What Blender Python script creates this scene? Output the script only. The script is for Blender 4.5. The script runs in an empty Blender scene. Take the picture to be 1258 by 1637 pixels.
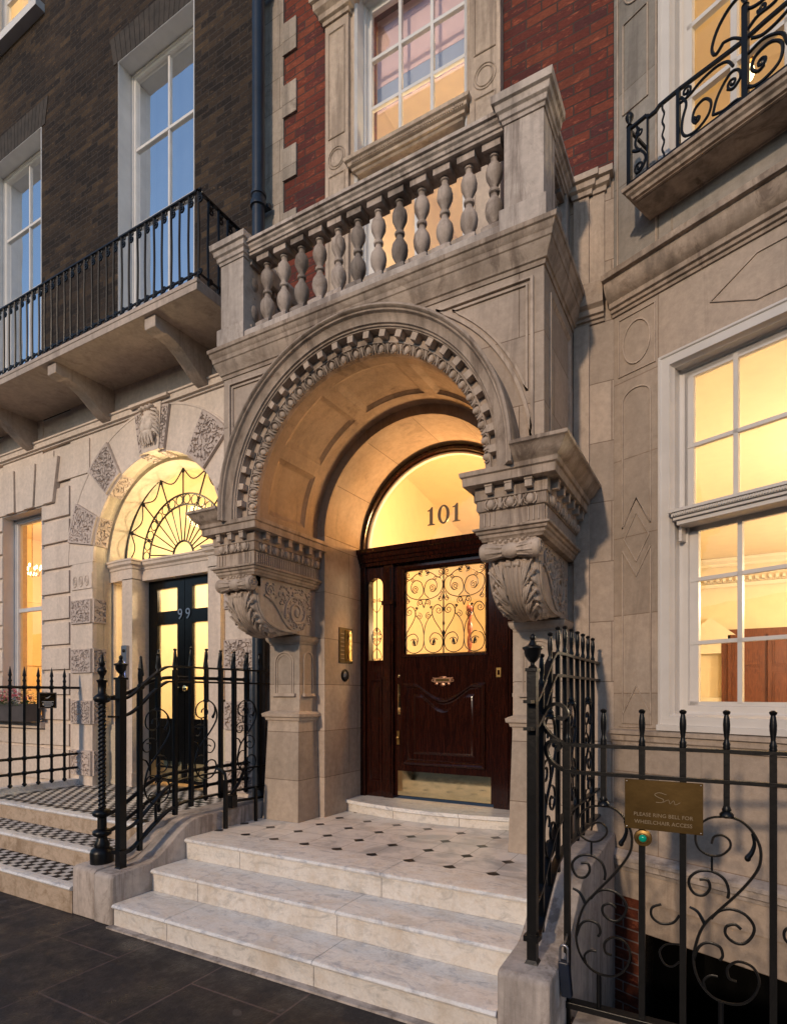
import bpy, bmesh, math, random
from math import sin, cos, pi, radians, sqrt, atan2
from mathutils import Vector, Matrix, noise
random.seed(7)
SC = bpy.context.scene
COL = SC.collection
C = -2.2          # centre line of the porch
YW = 4.165        # main wall face of the brick house

# ------------------------------------------------------------------ materials
class N:
    def __init__(s, name):
        s.m = bpy.data.materials.new(name); s.m.use_nodes = True
        s.t = s.m.node_tree; s.n = s.t.nodes; s.l = s.t.links
        s.b = s.n['Principled BSDF']; s.out = s.n['Material Output']
    def add(s, typ, **kw):
        n = s.n.new(typ)
        for k, v in kw.items(): setattr(n, k, v)
        return n
    def link(s, a, b): s.l.new(a, b)
    def pos(s):
        g = s.add('ShaderNodeNewGeometry'); return g.outputs['Position']
    def math(s, op, a, b=None):
        n = s.add('ShaderNodeMath', operation=op)
        for i, v in enumerate((a, b)):
            if v is None: continue
            if isinstance(v, (int, float)): n.inputs[i].default_value = v
            else: s.link(v, n.inputs[i])
        return n.outputs[0]
    def noise(s, vec, scale, detail=4, rough=.55, dist=0):
        n = s.add('ShaderNodeTexNoise'); s.link(vec, n.inputs['Vector'])
        n.inputs['Scale'].default_value = scale; n.inputs['Detail'].default_value = detail
        n.inputs['Roughness'].default_value = rough; n.inputs['Distortion'].default_value = dist
        return n.outputs['Fac']
    def ramp(s, fac, stops):
        r = s.add('ShaderNodeValToRGB'); s.link(fac, r.inputs[0])
        e = r.color_ramp.elements
        while len(e) < len(stops): e.new(.5)
        for i, (p, c) in enumerate(stops):
            e[i].position = p
            e[i].color = (*c, 1) if isinstance(c, tuple) else (c, c, c, 1)
        return r.outputs[0]
    def mix(s, fac, a, b, mode='MIX'):
        n = s.add('ShaderNodeMix', data_type='RGBA', blend_type=mode)
        for sock, v in ((n.inputs[0], fac), (n.inputs[6], a), (n.inputs[7], b)):
            if isinstance(v, (int, float)): sock.default_value = v
            elif isinstance(v, tuple): sock.default_value = (*v, 1)
            else: s.link(v, sock)
        return n.outputs[2]
    def scaled(s, vec, x, y, z):
        n = s.add('ShaderNodeVectorMath', operation='MULTIPLY'); s.link(vec, n.inputs[0])
        n.inputs[1].default_value = (x, y, z); return n.outputs[0]
    def comb(s, x, y, z=0.0):
        n = s.add('ShaderNodeCombineXYZ')
        for i, v in enumerate((x, y, z)):
            if isinstance(v, (int, float)): n.inputs[i].default_value = v
            else: s.link(v, n.inputs[i])
        return n.outputs[0]
    def sep(s, vec):
        n = s.add('ShaderNodeSeparateXYZ'); s.link(vec, n.inputs[0]); return n.outputs
    def bump(s, h, strength=.3, dist=.01, prev=None):
        n = s.add('ShaderNodeBump'); n.inputs['Strength'].default_value = strength
        n.inputs['Distance'].default_value = dist; s.link(h, n.inputs['Height'])
        if prev is not None: s.link(prev, n.inputs['Normal'])
        return n.outputs[0]
    def done(s, col=None, rough=.6, metal=0, normal=None, spec=None, coat=None):
        b = s.b
        if col is not None:
            if isinstance(col, tuple): b.inputs['Base Color'].default_value = (*col, 1)
            else: s.link(col, b.inputs['Base Color'])
        if isinstance(rough, (int, float)): b.inputs['Roughness'].default_value = rough
        else: s.link(rough, b.inputs['Roughness'])
        b.inputs['Metallic'].default_value = metal
        if normal is not None: s.link(normal, b.inputs['Normal'])
        if spec is not None: b.inputs['Specular IOR Level'].default_value = spec
        if coat is not None:
            b.inputs['Coat Weight'].default_value = coat; b.inputs['Coat Roughness'].default_value = .12
        return s.m

def facade_uv(n, mode):
    p = n.pos(); x, y, z = n.sep(p)
    if mode == 'wall': return n.comb(n.math('ADD', x, y), z)
    if mode == 'bay': return n.comb(n.math('SUBTRACT', n.math('MULTIPLY', x, .921), n.math('MULTIPLY', y, .389)), z)
    if mode == 'arch':
        a = n.math('ARCTAN2', n.math('SUBTRACT', z, 2.95), n.math('SUBTRACT', x, C))
        return n.comb(n.math('MULTIPLY', a, .9), y)
    if mode == 'floor': return n.comb(x, y)

def stone(name, col, joints=None, mode='wall', jw=.0035, dirt=.5, bev=True, jcol=.45, rough=.72):
    n = N(name); p = n.pos()
    st = n.scaled(p, 1, 1, .22)
    big = n.noise(st, 1.6, 6, .6, .4); fine = n.noise(p, 22, 5, .7); streak = n.noise(n.scaled(p, 1, 1, .1), 7, 5, .65)
    c1 = tuple(min(1, v*1.22) for v in col); c2 = tuple(v*(1-.5*dirt) for v in col)
    cool = (col[0]*.80, col[1]*.84, col[2]*.86)
    c = n.mix(n.ramp(big, [(.36, 0.), (.62, 1.)]), c1, col)
    c = n.mix(n.ramp(n.noise(p, .9, 5, .6, .6), [(.45, 0.), (.65, .55)]), c, cool)
    c = n.mix(n.ramp(streak, [(.45, 0.), (.64, min(1, dirt*1.5))]), c, c2)
    c = n.mix(n.ramp(n.noise(n.scaled(p, 1.4, 1.4, .12), 3.3, 7, .7, .5), [(.56, 0.), (.63, min(.85, dirt*.95))]), c, (col[0]*.34, col[1]*.31, col[2]*.30))
    c = n.mix(n.ramp(n.noise(n.scaled(p, 1, 1, .6), 3.1, 8, .74, 1.4), [(.52, 0.), (.66, min(1., 1.15*dirt))]), c, (col[0]*(1-.66*dirt), col[1]*(1-.70*dirt), col[2]*(1-.74*dirt)))
    c = n.mix(.34, c, n.ramp(fine, [(.3, .3), (.7, 1.)]), 'MULTIPLY')
    h = n.math('ADD', n.math('MULTIPLY', fine, .5), n.noise(p, 90, 3, .6))
    nm = n.bump(h, .4, .005)
    if bev:
        bv = n.add('ShaderNodeBevel'); bv.samples = 3; bv.inputs['Radius'].default_value = .005
        bpn = nm.node; n.link(bv.outputs[0], bpn.inputs['Normal'])
    if 'baluster' in name:
        oi = n.add('ShaderNodeObjectInfo'); c = n.mix(1., c, n.ramp(oi.outputs['Random'], [(0., .5), (.6, .95), (1., 1.1)]), 'MULTIPLY')
    if joints:
        br = n.add('ShaderNodeTexBrick'); n.link(facade_uv(n, mode), br.inputs['Vector'])
        br.inputs['Scale'].default_value = 1; br.inputs['Brick Width'].default_value = joints[0]
        br.inputs['Row Height'].default_value = joints[1]; br.inputs['Mortar Size'].default_value = jw
        br.inputs['Mortar Smooth'].default_value = .3
        br.inputs['Color1'].default_value = (1, .99, .97, 1); br.inputs['Color2'].default_value = (.74, .73, .71, 1)
        br.inputs['Mortar'].default_value = (jcol, jcol*.9, jcol*.8, 1)
        c = n.mix(1., c, br.outputs['Color'], 'MULTIPLY')
        nm = n.bump(n.math('SUBTRACT', 1., br.outputs['Fac']), .5, .004, nm)
    return n.done(c, rough, 0, nm, .35)

def brick(name, ca, cb, cc, mortar, mode='wall', w=.225, h=.072, rough=.85):
    n = N(name); p = n.pos(); uv = facade_uv(n, mode)
    wob = n.add('ShaderNodeVectorMath', operation='ADD'); n.link(uv, wob.inputs[0])
    wn = n.add('ShaderNodeTexNoise'); n.link(p, wn.inputs['Vector']); wn.inputs['Scale'].default_value = 9
    n.link(n.scaled(wn.outputs['Color'], .006, .006, 0), wob.inputs[1])
    br = n.add('ShaderNodeTexBrick'); n.link(wob.outputs[0], br.inputs['Vector'])
    br.inputs['Scale'].default_value = 1; br.inputs['Brick Width'].default_value = w
    br.inputs['Row Height'].default_value = h; br.inputs['Mortar Size'].default_value = .0055
    br.inputs['Mortar Smooth'].default_value = .2; br.inputs['Bias'].default_value = -.1
    br.inputs['Color1'].default_value = (0, 0, 0, 1); br.inputs['Color2'].default_value = (1, 1, 1, 1)
    br.inputs['Mortar'].default_value = (.5, .5, .5, 1)
    # per-brick colour from a cell grid on the same layout
    c = n.ramp(br.outputs['Color'], [(0., ca), (.5, cb), (1., cc)])
    c = n.mix(n.ramp(n.noise(p, 1.3, 4, .6), [(.35, 0.), (.7, .55)]), c, tuple(v*.5 for v in ca))
    c = n.mix(.5, c, n.ramp(n.noise(n.scaled(p, 1, 1, 2.5), 30, 4, .7), [(.3, .35), (.7, 1.15)]), 'MULTIPLY')
    c = n.mix(n.ramp(n.noise(n.scaled(p, 1, 1, 2.2), 14, 5, .75), [(.56, 0.), (.68, .7)]), c, tuple(v*1.5 for v in cc))
    c = n.mix(br.outputs['Fac'], c, n.mix(n.noise(p, 2.2, 4, .7), tuple(v*.4 for v in mortar), tuple(v*1.9 for v in mortar)))
    hh = n.math('ADD', n.math('MULTIPLY', br.outputs['Fac'], -1.), n.math('MULTIPLY', n.noise(p, 55, 4, .7), .5))
    return n.done(c, rough, 0, n.bump(hh, .7, .008), .2)

def simple(name, col, rough=.5, metal=0, var=.12, vs=6, bs=40, bst=.12, spec=None, coat=None, bev=False):
    n = N(name); p = n.pos()
    c = n.mix(n.ramp(n.noise(p, vs, 5, .6), [(.3, 0.), (.7, 1.)]), tuple(v*(1-var) for v in col), tuple(min(1, v*(1+var)) for v in col))
    rr = n.math('ADD', rough-.08, n.math('MULTIPLY', n.noise(p, vs*3, 4, .6), .16))
    nm = n.bump(n.noise(p, bs, 4, .6), bst, .004)
    if bev:
        bv = n.add('ShaderNodeBevel'); bv.samples = 3; bv.inputs['Radius'].default_value = .004
        n.link(bv.outputs[0], nm.node.inputs['Normal'])
    return n.done(c, rr, metal, nm, spec, coat)

M = {}
SB = (.52, .42, .345)
M['ashlar'] = stone('ashlar limestone', SB, (.78, .41), 'wall', dirt=.32)
M['ashlar_bay'] = stone('bay limestone', (.47, .38, .31), (1.9, .52), 'bay', dirt=.24, jcol=.6)
M['carved'] = stone('carved limestone', (.53, .425, .34), None, dirt=.55)
M['cornice'] = stone('weathered limestone', (.45, .355, .28), None, dirt=.75)
M['rail'] = stone('balustrade limestone', (.56, .48, .425), None, dirt=.7)
M['vault'] = stone('shaded vault limestone', (.36, .265, .19), None, dirt=.5)  # same limestone darkened and warmed: vault shade and orange glow in the colour
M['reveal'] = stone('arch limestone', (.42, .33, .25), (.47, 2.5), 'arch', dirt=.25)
M['jamb'] = stone('jamb limestone', (.49, .395, .32), (3., .41), 'wall', dirt=.35)
M['stucco'] = stone('painted stucco', (.70, .59, .50), None, dirt=.12, bev=True, rough=.55)
M['baluster'] = stone('baluster limestone', (.52, .43, .37), None, dirt=.75)
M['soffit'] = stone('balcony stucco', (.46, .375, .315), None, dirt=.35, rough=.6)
M['verm'] = stone('vermiculated stucco', (.56, .47, .42), None, dirt=.15, bev=False)
M['cheek'] = stone('rendered cheek wall', (.50, .44, .40), None, dirt=.75)
M['brick_dark'] = brick('sooty stock brick', (.021, .016, .0145), (.046, .032, .024), (.09, .06, .036), (.034, .029, .027), h=.066, w=.21)
M['brick_red'] = brick('red brick', (.10, .034, .034), (.175, .042, .028), (.24, .07, .04), (.055, .038, .034))
M['brick_bay'] = brick('cellar brick', (.09, .02, .012), (.15, .04, .02), (.2, .06, .03), (.16, .13, .12), 'bay')
M['iron'] = simple('black painted iron', (.004, .0042, .005), .36, 0, .3, 12, 60, .25, .3)
M['iron_far'] = M['iron']
M['pipe'] = simple('blue black paint', (.012, .02, .035), .35, 0, .3, 5, 30, .1)
M['white'] = simple('white paint', (.62, .58, .54), .38, 0, .06, 5, 25, .06, bev=True)
M['white_cool'] = simple('white gloss paint', (.62, .62, .63), .4, 0, .08, 5, 25, .06, bev=True)
M['brass'] = simple('aged brass', (.30, .19, .07), .33, 1, .35, 14, 30, .1)
M['plaque'] = simple('tarnished brass', (.085, .055, .022), .5, 1, .3, 5, 50, .12)
M['brassb'] = simple('polished brass', (.86, .68, .36), .06, 1, .1, 6, 7, .03)
M['engrave'] = simple('engraved letters', (.24, .18, .11), .6, 0, .1)
M['copper'] = simple('copper letter plate', (.62, .33, .2), .3, 1, .2, 20)
M['black'] = simple('black lacquer', (.004, .004, .004), .22, 0, .1, 5, 8, .04, .2)
M['number'] = simple('number paint', (.055, .03, .012), .5, 0, .1)
M['green'] = simple('green glass button', (.0, .32, .2), .15, 0, .1, 8, 20, .02)
M['steel'] = simple('brushed steel', (.35, .35, .38), .35, 1, .1)
M['padblue'] = simple('blue padlock enamel', (.008, .014, .03), .4, 0, .2)
M['room'] = simple('cream interior paint', (.84, .71, .48), .7, 0, .03)
M['room_pale'] = simple('pale interior paint', (.8, .72, .55), .7, 0, .03)
M['room_or'] = simple('ochre interior paint', (.84, .66, .36), .7, 0, .08, 2)
M['reflection_band'] = simple('lilac blind', (.74, .58, .62), .7, 0, .05)  # reflected sky tones painted as bands behind the upper window
M['reflection_band2'] = simple('blue blind', (.33, .42, .62), .7, 0, .05)
M['curtain'] = simple('pale curtain', (.78, .80, .82), .8, 0, .06)
M['leaf'] = simple('plant leaves', (.045, .085, .03), .5, 0, .5, 30)
M['flower'] = simple('pink flowers', (.5, .1, .14), .5, 0, .4, 40)
M['planter'] = simple('grey planter', (.08, .07, .07), .5, 0, .2)
M['carpet'] = simple('hall floor', (.25, .17, .1), .6)

def wood(name, ca, cb, rough=.25, coat=.5, horizontal=False):
    n = N(name); p = n.pos()
    v = n.scaled(p, 9, 9, 1.1) if not horizontal else n.scaled(p, 1.1, 9, 9)
    g = n.noise(v, 4, 6, .6, 1.4)
    c = n.mix(n.ramp(g, [(.3, 0.), (.7, 1.)]), ca, cb)
    nm = n.bump(g, .08, .003)
    bv = n.add('ShaderNodeBevel'); bv.samples = 3; bv.inputs['Radius'].default_value = .004
    n.link(bv.outputs[0], nm.node.inputs['Normal'])
    return n.done(c, rough, 0, nm, .35, coat)
M['mahog'] = wood('dark mahogany', (.008, .0022, .0016), (.03, .0075, .004), .13, .0)
M['mahog_red'] = wood('red mahogany', (.03, .006, .004), (.07, .014, .008), .26, .4)
M['door_in'] = wood('brown panelled wood', (.10, .028, .012), (.2, .06, .024), .4, .2)
M['twist'] = wood('carved reddish wood', (.12, .02, .01), (.35, .12, .07), .4, .2)

def marble(name='white marble', ca=(.46, .475, .51), cb=(.80, .79, .775), st=(.58, .50, .41), sa=.45):
    n = N(name); p = n.pos()
    w = n.noise(n.scaled(p, 1, 2.0, 2.0), 4.6, 11, .74, 1.8)
    w2 = n.noise(p, 9, 8, .74, 1.0)
    c = n.mix(n.ramp(w, [(.36, 0.), (.50, 1.)]), ca, cb)
    c = n.mix(n.ramp(w2, [(.48, 0.), (.68, sa)]), c, tuple(v*1.15 for v in st))
    c = n.mix(n.ramp(n.noise(n.scaled(p, 1, 1, .5), 2.9, 6, .7), [(.52, 0.), (.66, sa)]), c, st)
    c = n.mix(.3, c, n.ramp(n.noise(p, 60, 3, .7), [(.3, .55), (.6, 1.)]), 'MULTIPLY')
    nm = n.bump(n.noise(p, 35, 5, .6), .14, .004)
    bv = n.add('ShaderNodeBevel'); bv.samples = 3; bv.inputs['Radius'].default_value = .004
    n.link(bv.outputs[0], nm.node.inputs['Normal'])
    return n.done(c, n.ramp(w2, [(.3, .28), (.7, .5)]), 0, nm, .5)
M['marble'] = marble()
M['riser'] = marble('stained warm-lit marble riser', (.50, .48, .45), (.72, .68, .63), (.5, .41, .31), .5)  # riser copy of the tread marble: brown stains plus warm front light in the colour
M['riser_brown'] = marble('brown stained riser', (.38, .30, .22), (.52, .41, .31), (.25, .175, .11), .9)

def octo():
    n = N('marble octagon tiles'); p = n.pos(); x, y, z = n.sep(p)
    w = n.noise(p, 3.2, 8, .66, 1.2)
    c = n.mix(n.ramp(w, [(.38, 0.), (.55, 1.)]), (.46, .47, .48), (.76, .74, .72))
    c = n.mix(n.ramp(n.noise(p, 5, 6, .7), [(.5, 0.), (.75, .5)]), c, (.46, .36, .27))
    S = .287
    def cell(v, off):
        a = n.math('ADD', n.math('DIVIDE', n.math('SUBTRACT', v, off), S), 100.5)
        return n.math('MULTIPLY', n.math('ABSOLUTE', n.math('SUBTRACT', n.math('FRACT', a), .5)), S)
    ax, ay = cell(x, -2.645), cell(y, 3.36)
    # octagons: shift every other row is not needed; diamonds sit on the grid points
    d = n.math('ADD', ax, ay)
    jl = n.math('MINIMUM', ax, ay)
    c = n.mix(n.math('LESS_THAN', jl, .0016), c, (.16, .13, .11))
    c = n.mix(n.math('LESS_THAN', n.math('ABSOLUTE', n.math('SUBTRACT', d, .047)), .0015), c, (.18, .15, .12))
    c = n.mix(n.math('LESS_THAN', d, .046), c, (.012, .011, .013))
    nm = n.bump(n.noise(p, 30, 5, .6), .12, .004)
    return n.done(c, n.ramp(w, [(.3, .28), (.7, .45)]), 0, nm)
M['octo'] = octo()

def checks():
    n = N('chequered tiles'); p = n.pos(); x, y, z = n.sep(p)
    S = .068
    a = n.math('FLOOR', n.math('DIVIDE', n.math('ADD', x, 20.), S))
    b = n.math('FLOOR', n.math('DIVIDE', n.math('ADD', y, 10.01), S))
    f = n.math('ABSOLUTE', n.math('MODULO', n.math('ADD', a, b), 2.))
    c = n.mix(n.math('GREATER_THAN', f, .5), (.012, .011, .012), (.68, .65, .61))
    c = n.mix(.4, c, n.ramp(n.noise(p, 14, 4, .7), [(.3, .5), (.7, 1.)]), 'MULTIPLY')
    return n.done(c, .5, 0, n.bump(n.noise(p, 20, 4, .6), .08, .004), .15)
M['checks'] = checks()

def paving():
    n = N('dark york paving'); p = n.pos(); x, y, z = n.sep(p)
    br = n.add('ShaderNodeTexBrick'); n.link(n.comb(n.math('ADD', y, .12), x), br.inputs['Vector'])
    br.inputs['Scale'].default_value = 1; br.inputs['Brick Width'].default_value = .92; br.inputs['Row Height'].default_value = .62
    br.inputs['Mortar Size'].default_value = .006; br.inputs['Color1'].default_value = (1, 1, 1, 1)
    br.inputs['Color2'].default_value = (.72, .72, .74, 1); br.inputs['Mortar'].default_value = (3.4, 2.8, 2.6, 1)
    c = n.mix(n.ramp(n.noise(p, 1.7, 7, .65, .5), [(.3, 0.), (.7, 1.)]), (.017, .015, .018), (.046, .038, .037))
    c = n.mix(1., c, br.outputs['Color'], 'MULTIPLY')
    c = n.mix(n.ramp(n.noise(p, 75, 3, .8), [(.64, 0.), (.70, .8)]), c, (.12, .10, .095))
    c = n.mix(n.ramp(n.noise(p, 6.5, 2, .4), [(.70, 0.), (.715, .8)]), c, (.075, .068, .068))
    c = n.mix(n.ramp(n.noise(p, 2.4, 6, .8, 1.), [(.52, 0.), (.62, .65)]), c, (.009, .009, .011))
    h = n.math('ADD', n.math('MULTIPLY', br.outputs['Fac'], -2.), n.math('ADD', n.noise(p, 70, 4, .7), n.math('MULTIPLY', n.noise(p, 6, 4, .6), 2.)))
    return n.done(c, n.ramp(n.noise(p, 4, 5, .7), [(.35, .25), (.6, .75)]), 0, n.bump(h, .6, .006), .45)
M['paving'] = paving()
M['road'] = simple('asphalt', (.05, .05, .052), .8, 0, .3, 2, 120, .5)

def glass(name, base=.0, tint=(1, 1, 1), rough=.0, wave=.0):
    n = N(name); n.n.remove(n.b)
    tr = n.add('ShaderNodeBsdfTransparent'); tr.inputs[0].default_value = (*tint, 1)
    gl = n.add('ShaderNodeBsdfGlossy'); gl.inputs['Roughness'].default_value = rough; gl.inputs['Color'].default_value = (1, 1, 1, 1)
    fr = n.add('ShaderNodeFresnel'); fr.inputs[0].default_value = 1.5
    if wave:
        nm = n.bump(n.noise(n.pos(), 1.6, 2, .5), wave, .02)
        n.link(nm, gl.inputs['Normal'])
    f = n.math('MINIMUM', n.math('ADD', n.math('MULTIPLY', fr.outputs[0], 1.15), base), 1.)
    mx = n.add('ShaderNodeMixShader'); n.link(f, mx.inputs[0]); n.link(tr.outputs[0], mx.inputs[1]); n.link(gl.outputs[0], mx.inputs[2])
    n.link(mx.outputs[0], n.out.inputs[0]); return n.m
M['glass'] = glass('window glass', .0, (1, .99, .96), .0, .12)
M['glass_sky'] = glass('reflecting glass', .80, (.8, .85, .9), .0, .25)
def frosted():
    n = N('obscured glass')
    n.b.inputs['Base Color'].default_value = (.95, .85, .62, 1); n.b.inputs['Roughness'].default_value = .25
    n.b.inputs['Transmission Weight'].default_value = 0
    n.n.remove(n.b)
    tl = n.add('ShaderNodeBsdfTranslucent'); tl.inputs[0].default_value = (.9, .8, .6, 1)
    tr = n.add('ShaderNodeBsdfTransparent')
    gl = n.add('ShaderNodeBsdfGlossy'); gl.inputs['Roughness'].default_value = .08
    m1 = n.add('ShaderNodeMixShader'); m1.inputs[0].default_value = .7
    n.link(tl.outputs[0], m1.inputs[1]); n.link(tr.outputs[0], m1.inputs[2])
    m2 = n.add('ShaderNodeMixShader'); m2.inputs[0].default_value = .06
    n.link(m1.outputs[0], m2.inputs[1]); n.link(gl.outputs[0], m2.inputs[2])
    n.link(m2.outputs[0], n.out.inputs[0]); return n.m
M['frost'] = frosted()
def emit(name, col, st):
    n = N(name); n.b.inputs['Base Color'].default_value = (*col, 1)
    n.b.inputs['Emission Color'].default_value = (*col, 1); n.b.inputs['Emission Strength'].default_value = st
    return n.m
M['bulb'] = emit('lit bulb', (1, .78, .42), 5)
M['panel_lit'] = emit('lit intercom labels', (.45, .5, .95), .9)

# ------------------------------------------------------------------ mesh builder
def prof_pts(*a): return list(a)
class MB:
    def __init__(s): s.v = []; s.f = []; s.mi = []; s.T = Matrix.Identity(4); s.k = 0
    def V(s, pts):
        b = len(s.v)
        for p in pts: s.v.append(tuple(s.T @ Vector(p)))
        return b
    def F(s, f): s.f.append(tuple(f)); s.mi.append(s.k)
    def quad(s, a, b, c, d): i = s.V((a, b, c, d)); s.F((i, i+1, i+2, i+3))
    def poly(s, pts): i = s.V(pts); s.F(range(i, i+len(pts)))
    def box(s, x0, x1, y0, y1, z0, z1):
        i = s.V([(x, y, z) for z in (z0, z1) for y in (y0, y1) for x in (x0, x1)])
        for f in ((0, 2, 3, 1), (4, 5, 7, 6), (0, 1, 5, 4), (2, 6, 7, 3), (0, 4, 6, 2), (1, 3, 7, 5)): s.F([i+q for q in f])
        return s
    def frust(s, b, zb, t, zt):  # b,t = (x0,x1,y0,y1)
        i = s.V([(b[0], b[2], zb), (b[1], b[2], zb), (b[1], b[3], zb), (b[0], b[3], zb), (t[0], t[2], zt), (t[1], t[2], zt), (t[1], t[3], zt), (t[0], t[3], zt)])
        for f in ((3, 2, 1, 0), (4, 5, 6, 7), (0, 1, 5, 4), (1, 2, 6, 5), (2, 3, 7, 6), (3, 0, 4, 7)): s.F([i+q for q in f])
        return s
    def rings(s, rings, closed=False, caps=True, wrap=True):
        n = len(rings[0]); b = [s.V(r) for r in rings]; m = len(rings)
        for j in range(m if closed else m-1):
            p, q = b[j], b[(j+1) % m]
            for i in range(n if wrap else n-1):
                k = (i+1) % n; s.F((p+i, p+k, q+k, q+i))
        if caps and not closed and wrap:
            s.F([b[0]+i for i in range(n)][::-1]); s.F([b[-1]+i for i in range(n)])
        return s
    def prism(s, poly, axis, a, b):
        def P(p, t):
            if axis == 'x': return (t, p[0], p[1])
            if axis == 'y': return (p[0], t, p[1])
            return (p[0], p[1], t)
        return s.rings([[P(p, a) for p in poly], [P(p, b) for p in poly]])
    def sweep(s, prof, path, closed=False, caps=True):
        """prof (out,z) closed polygon; path list of (x,y); out = right-hand side of travel"""
        m = len(path); R = []
        for i, p in enumerate(path):
            def dirn(a, b): d = Vector((b[0]-a[0], b[1]-a[1])); return d.normalized()
            if closed: d0, d1 = dirn(path[i-1], p), dirn(p, path[(i+1) % m])
            else:
                d0 = dirn(path[i-1], p) if i else dirn(p, path[1])
                d1 = dirn(p, path[i+1]) if i < m-1 else d0
            n0, n1 = Vector((d0.y, -d0.x)), Vector((d1.y, -d1.x))
            h = (n0+n1); h = h/max(.2, (1+n0.dot(n1)))
            R.append([(p[0]+h.x*o, p[1]+h.y*o, z) for o, z in prof])
        return s.rings(R, closed, caps)
    def arch(s, prof, cx, cz, a0=0, a1=pi, n=48, leg=0.0, caps=True):
        """prof (r,y) closed polygon revolved about the y axis through (cx,cz); leg = straight part below the springing"""
        R = []
        if leg: R.append([(cx+r, y, cz-leg) for r, y in prof])
        for i in range(n+1):
            a = a0+(a1-a0)*i/n; R.append([(cx+r*cos(a), y, cz+r*sin(a)) for r, y in prof])
        if leg: R.append([(cx-r, y, cz-leg) for r, y in prof])
        return s.rings(R, False, caps)
    def lathe(s, prof, x, y, z0=0, n=12, rot=0):
        R = [[(x+r*cos(rot+2*pi*i/n), y+r*sin(rot+2*pi*i/n), z0+z) for i in range(n)] for r, z in prof]
        return s.rings(R)
    def lathe_x(s, prof, y, z, n=14):
        R = [[(x, y+r*cos(2*pi*i/n), z+r*sin(2*pi*i/n)) for i in range(n)] for r, x in prof]
        return s.rings(R)
    def lathe_y(s, prof, x, z, n=16):
        R = [[(x+r*cos(2*pi*i/n), y, z+r*sin(2*pi*i/n)) for i in range(n)] for r, y in prof]
        return s.rings(R)
    def ball(s, x, y, z, rx, ry=None, rz=None, n=8, m=6):
        ry = ry or rx; rz = rz or rx
        R = []
        for j in range(m+1):
            a = -pi/2+pi*j/m; q = max(.05, cos(a))
            R.append([(x+rx*q*cos(2*pi*i/n), y+ry*q*sin(2*pi*i/n), z+rz*sin(a)) for i in range(n)])
        return s.rings(R)
    def tube(s, pts, r, n=6, closed=False, r1=None, flat=None):
        pts = [Vector(p) for p in pts]; m = len(pts); R = []
        t0 = (pts[1]-pts[0]).normalized(); up = Vector((0, 0, 1)) if abs(t0.z) < .8 else Vector((0, 1, 0))
        if flat is not None: up = Vector(flat)
        u = t0.cross(up).normalized()
        for i, p in enumerate(pts):
            if closed: t = (pts[(i+1) % m]-pts[i-1]).normalized()
            else: t = (pts[min(i+1, m-1)]-pts[max(i-1, 0)]).normalized()
            if flat is not None: u = t.cross(up)
            else: u = (u-t*u.dot(t))
            if u.length < 1e-6: u = Vector((1, 0, 0))
            u.normalize(); w = t.cross(u).normalized()
            rr = r if r1 is None else r+(r1-r)*i/(m-1)
            ru, rw = (rr, rr) if not isinstance(rr, tuple) else rr
            R.append([p+u*(ru*cos(2*pi*k/n+pi/n))+w*(rw*sin(2*pi*k/n+pi/n)) for k in range(n)])
        return s.rings(R, closed)
    def bar(s, x, y, z0, z1, w=.011): return s.box(x-w, x+w, y-w, y+w, z0, z1)
    def grid(s, us, vs, fn):
        b = s.V([fn(u, v) for v in vs for u in us]); n = len(us)
        for j in range(len(vs)-1):
            for i in range(n-1): s.F((b+j*n+i, b+j*n+i+1, b+(j+1)*n+i+1, b+(j+1)*n+i))
        return s
    def build(s, name, mats, parent=None, smooth=35, bevel=0, flip=True):
        me = bpy.data.meshes.new(name); off = Vector(parent_loc(parent))
        me.from_pydata([tuple(Vector(v)-off) for v in s.v], [], s.f)
        if not isinstance(mats, (list, tuple)): mats = [mats]
        for m in mats: me.materials.append(M[m] if isinstance(m, str) else m)
        me.polygons.foreach_set('material_index', s.mi); me.update()
        if flip or bevel:
            bm = bmesh.new(); bm.from_mesh(me)
            if bevel:
                bmesh.ops.remove_doubles(bm, verts=bm.verts, dist=1e-5)
            bmesh.ops.recalc_face_normals(bm, faces=bm.faces)
            if bevel:
                ed = [e for e in bm.edges if e.is_manifold and e.calc_face_angle(0) > .5]
                bmesh.ops.bevel(bm, geom=ed, offset=bevel, segments=2, profile=.5, affect='EDGES')
            bm.to_mesh(me); bm.free()
        if smooth:
            me.polygons.foreach_set('use_smooth', [True]*len(me.polygons))
            me.set_sharp_from_angle(angle=radians(smooth))
        o = bpy.data.objects.new(name, me); COL.objects.link(o)
        if parent is not None: o.parent = parent
        return o

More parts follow.
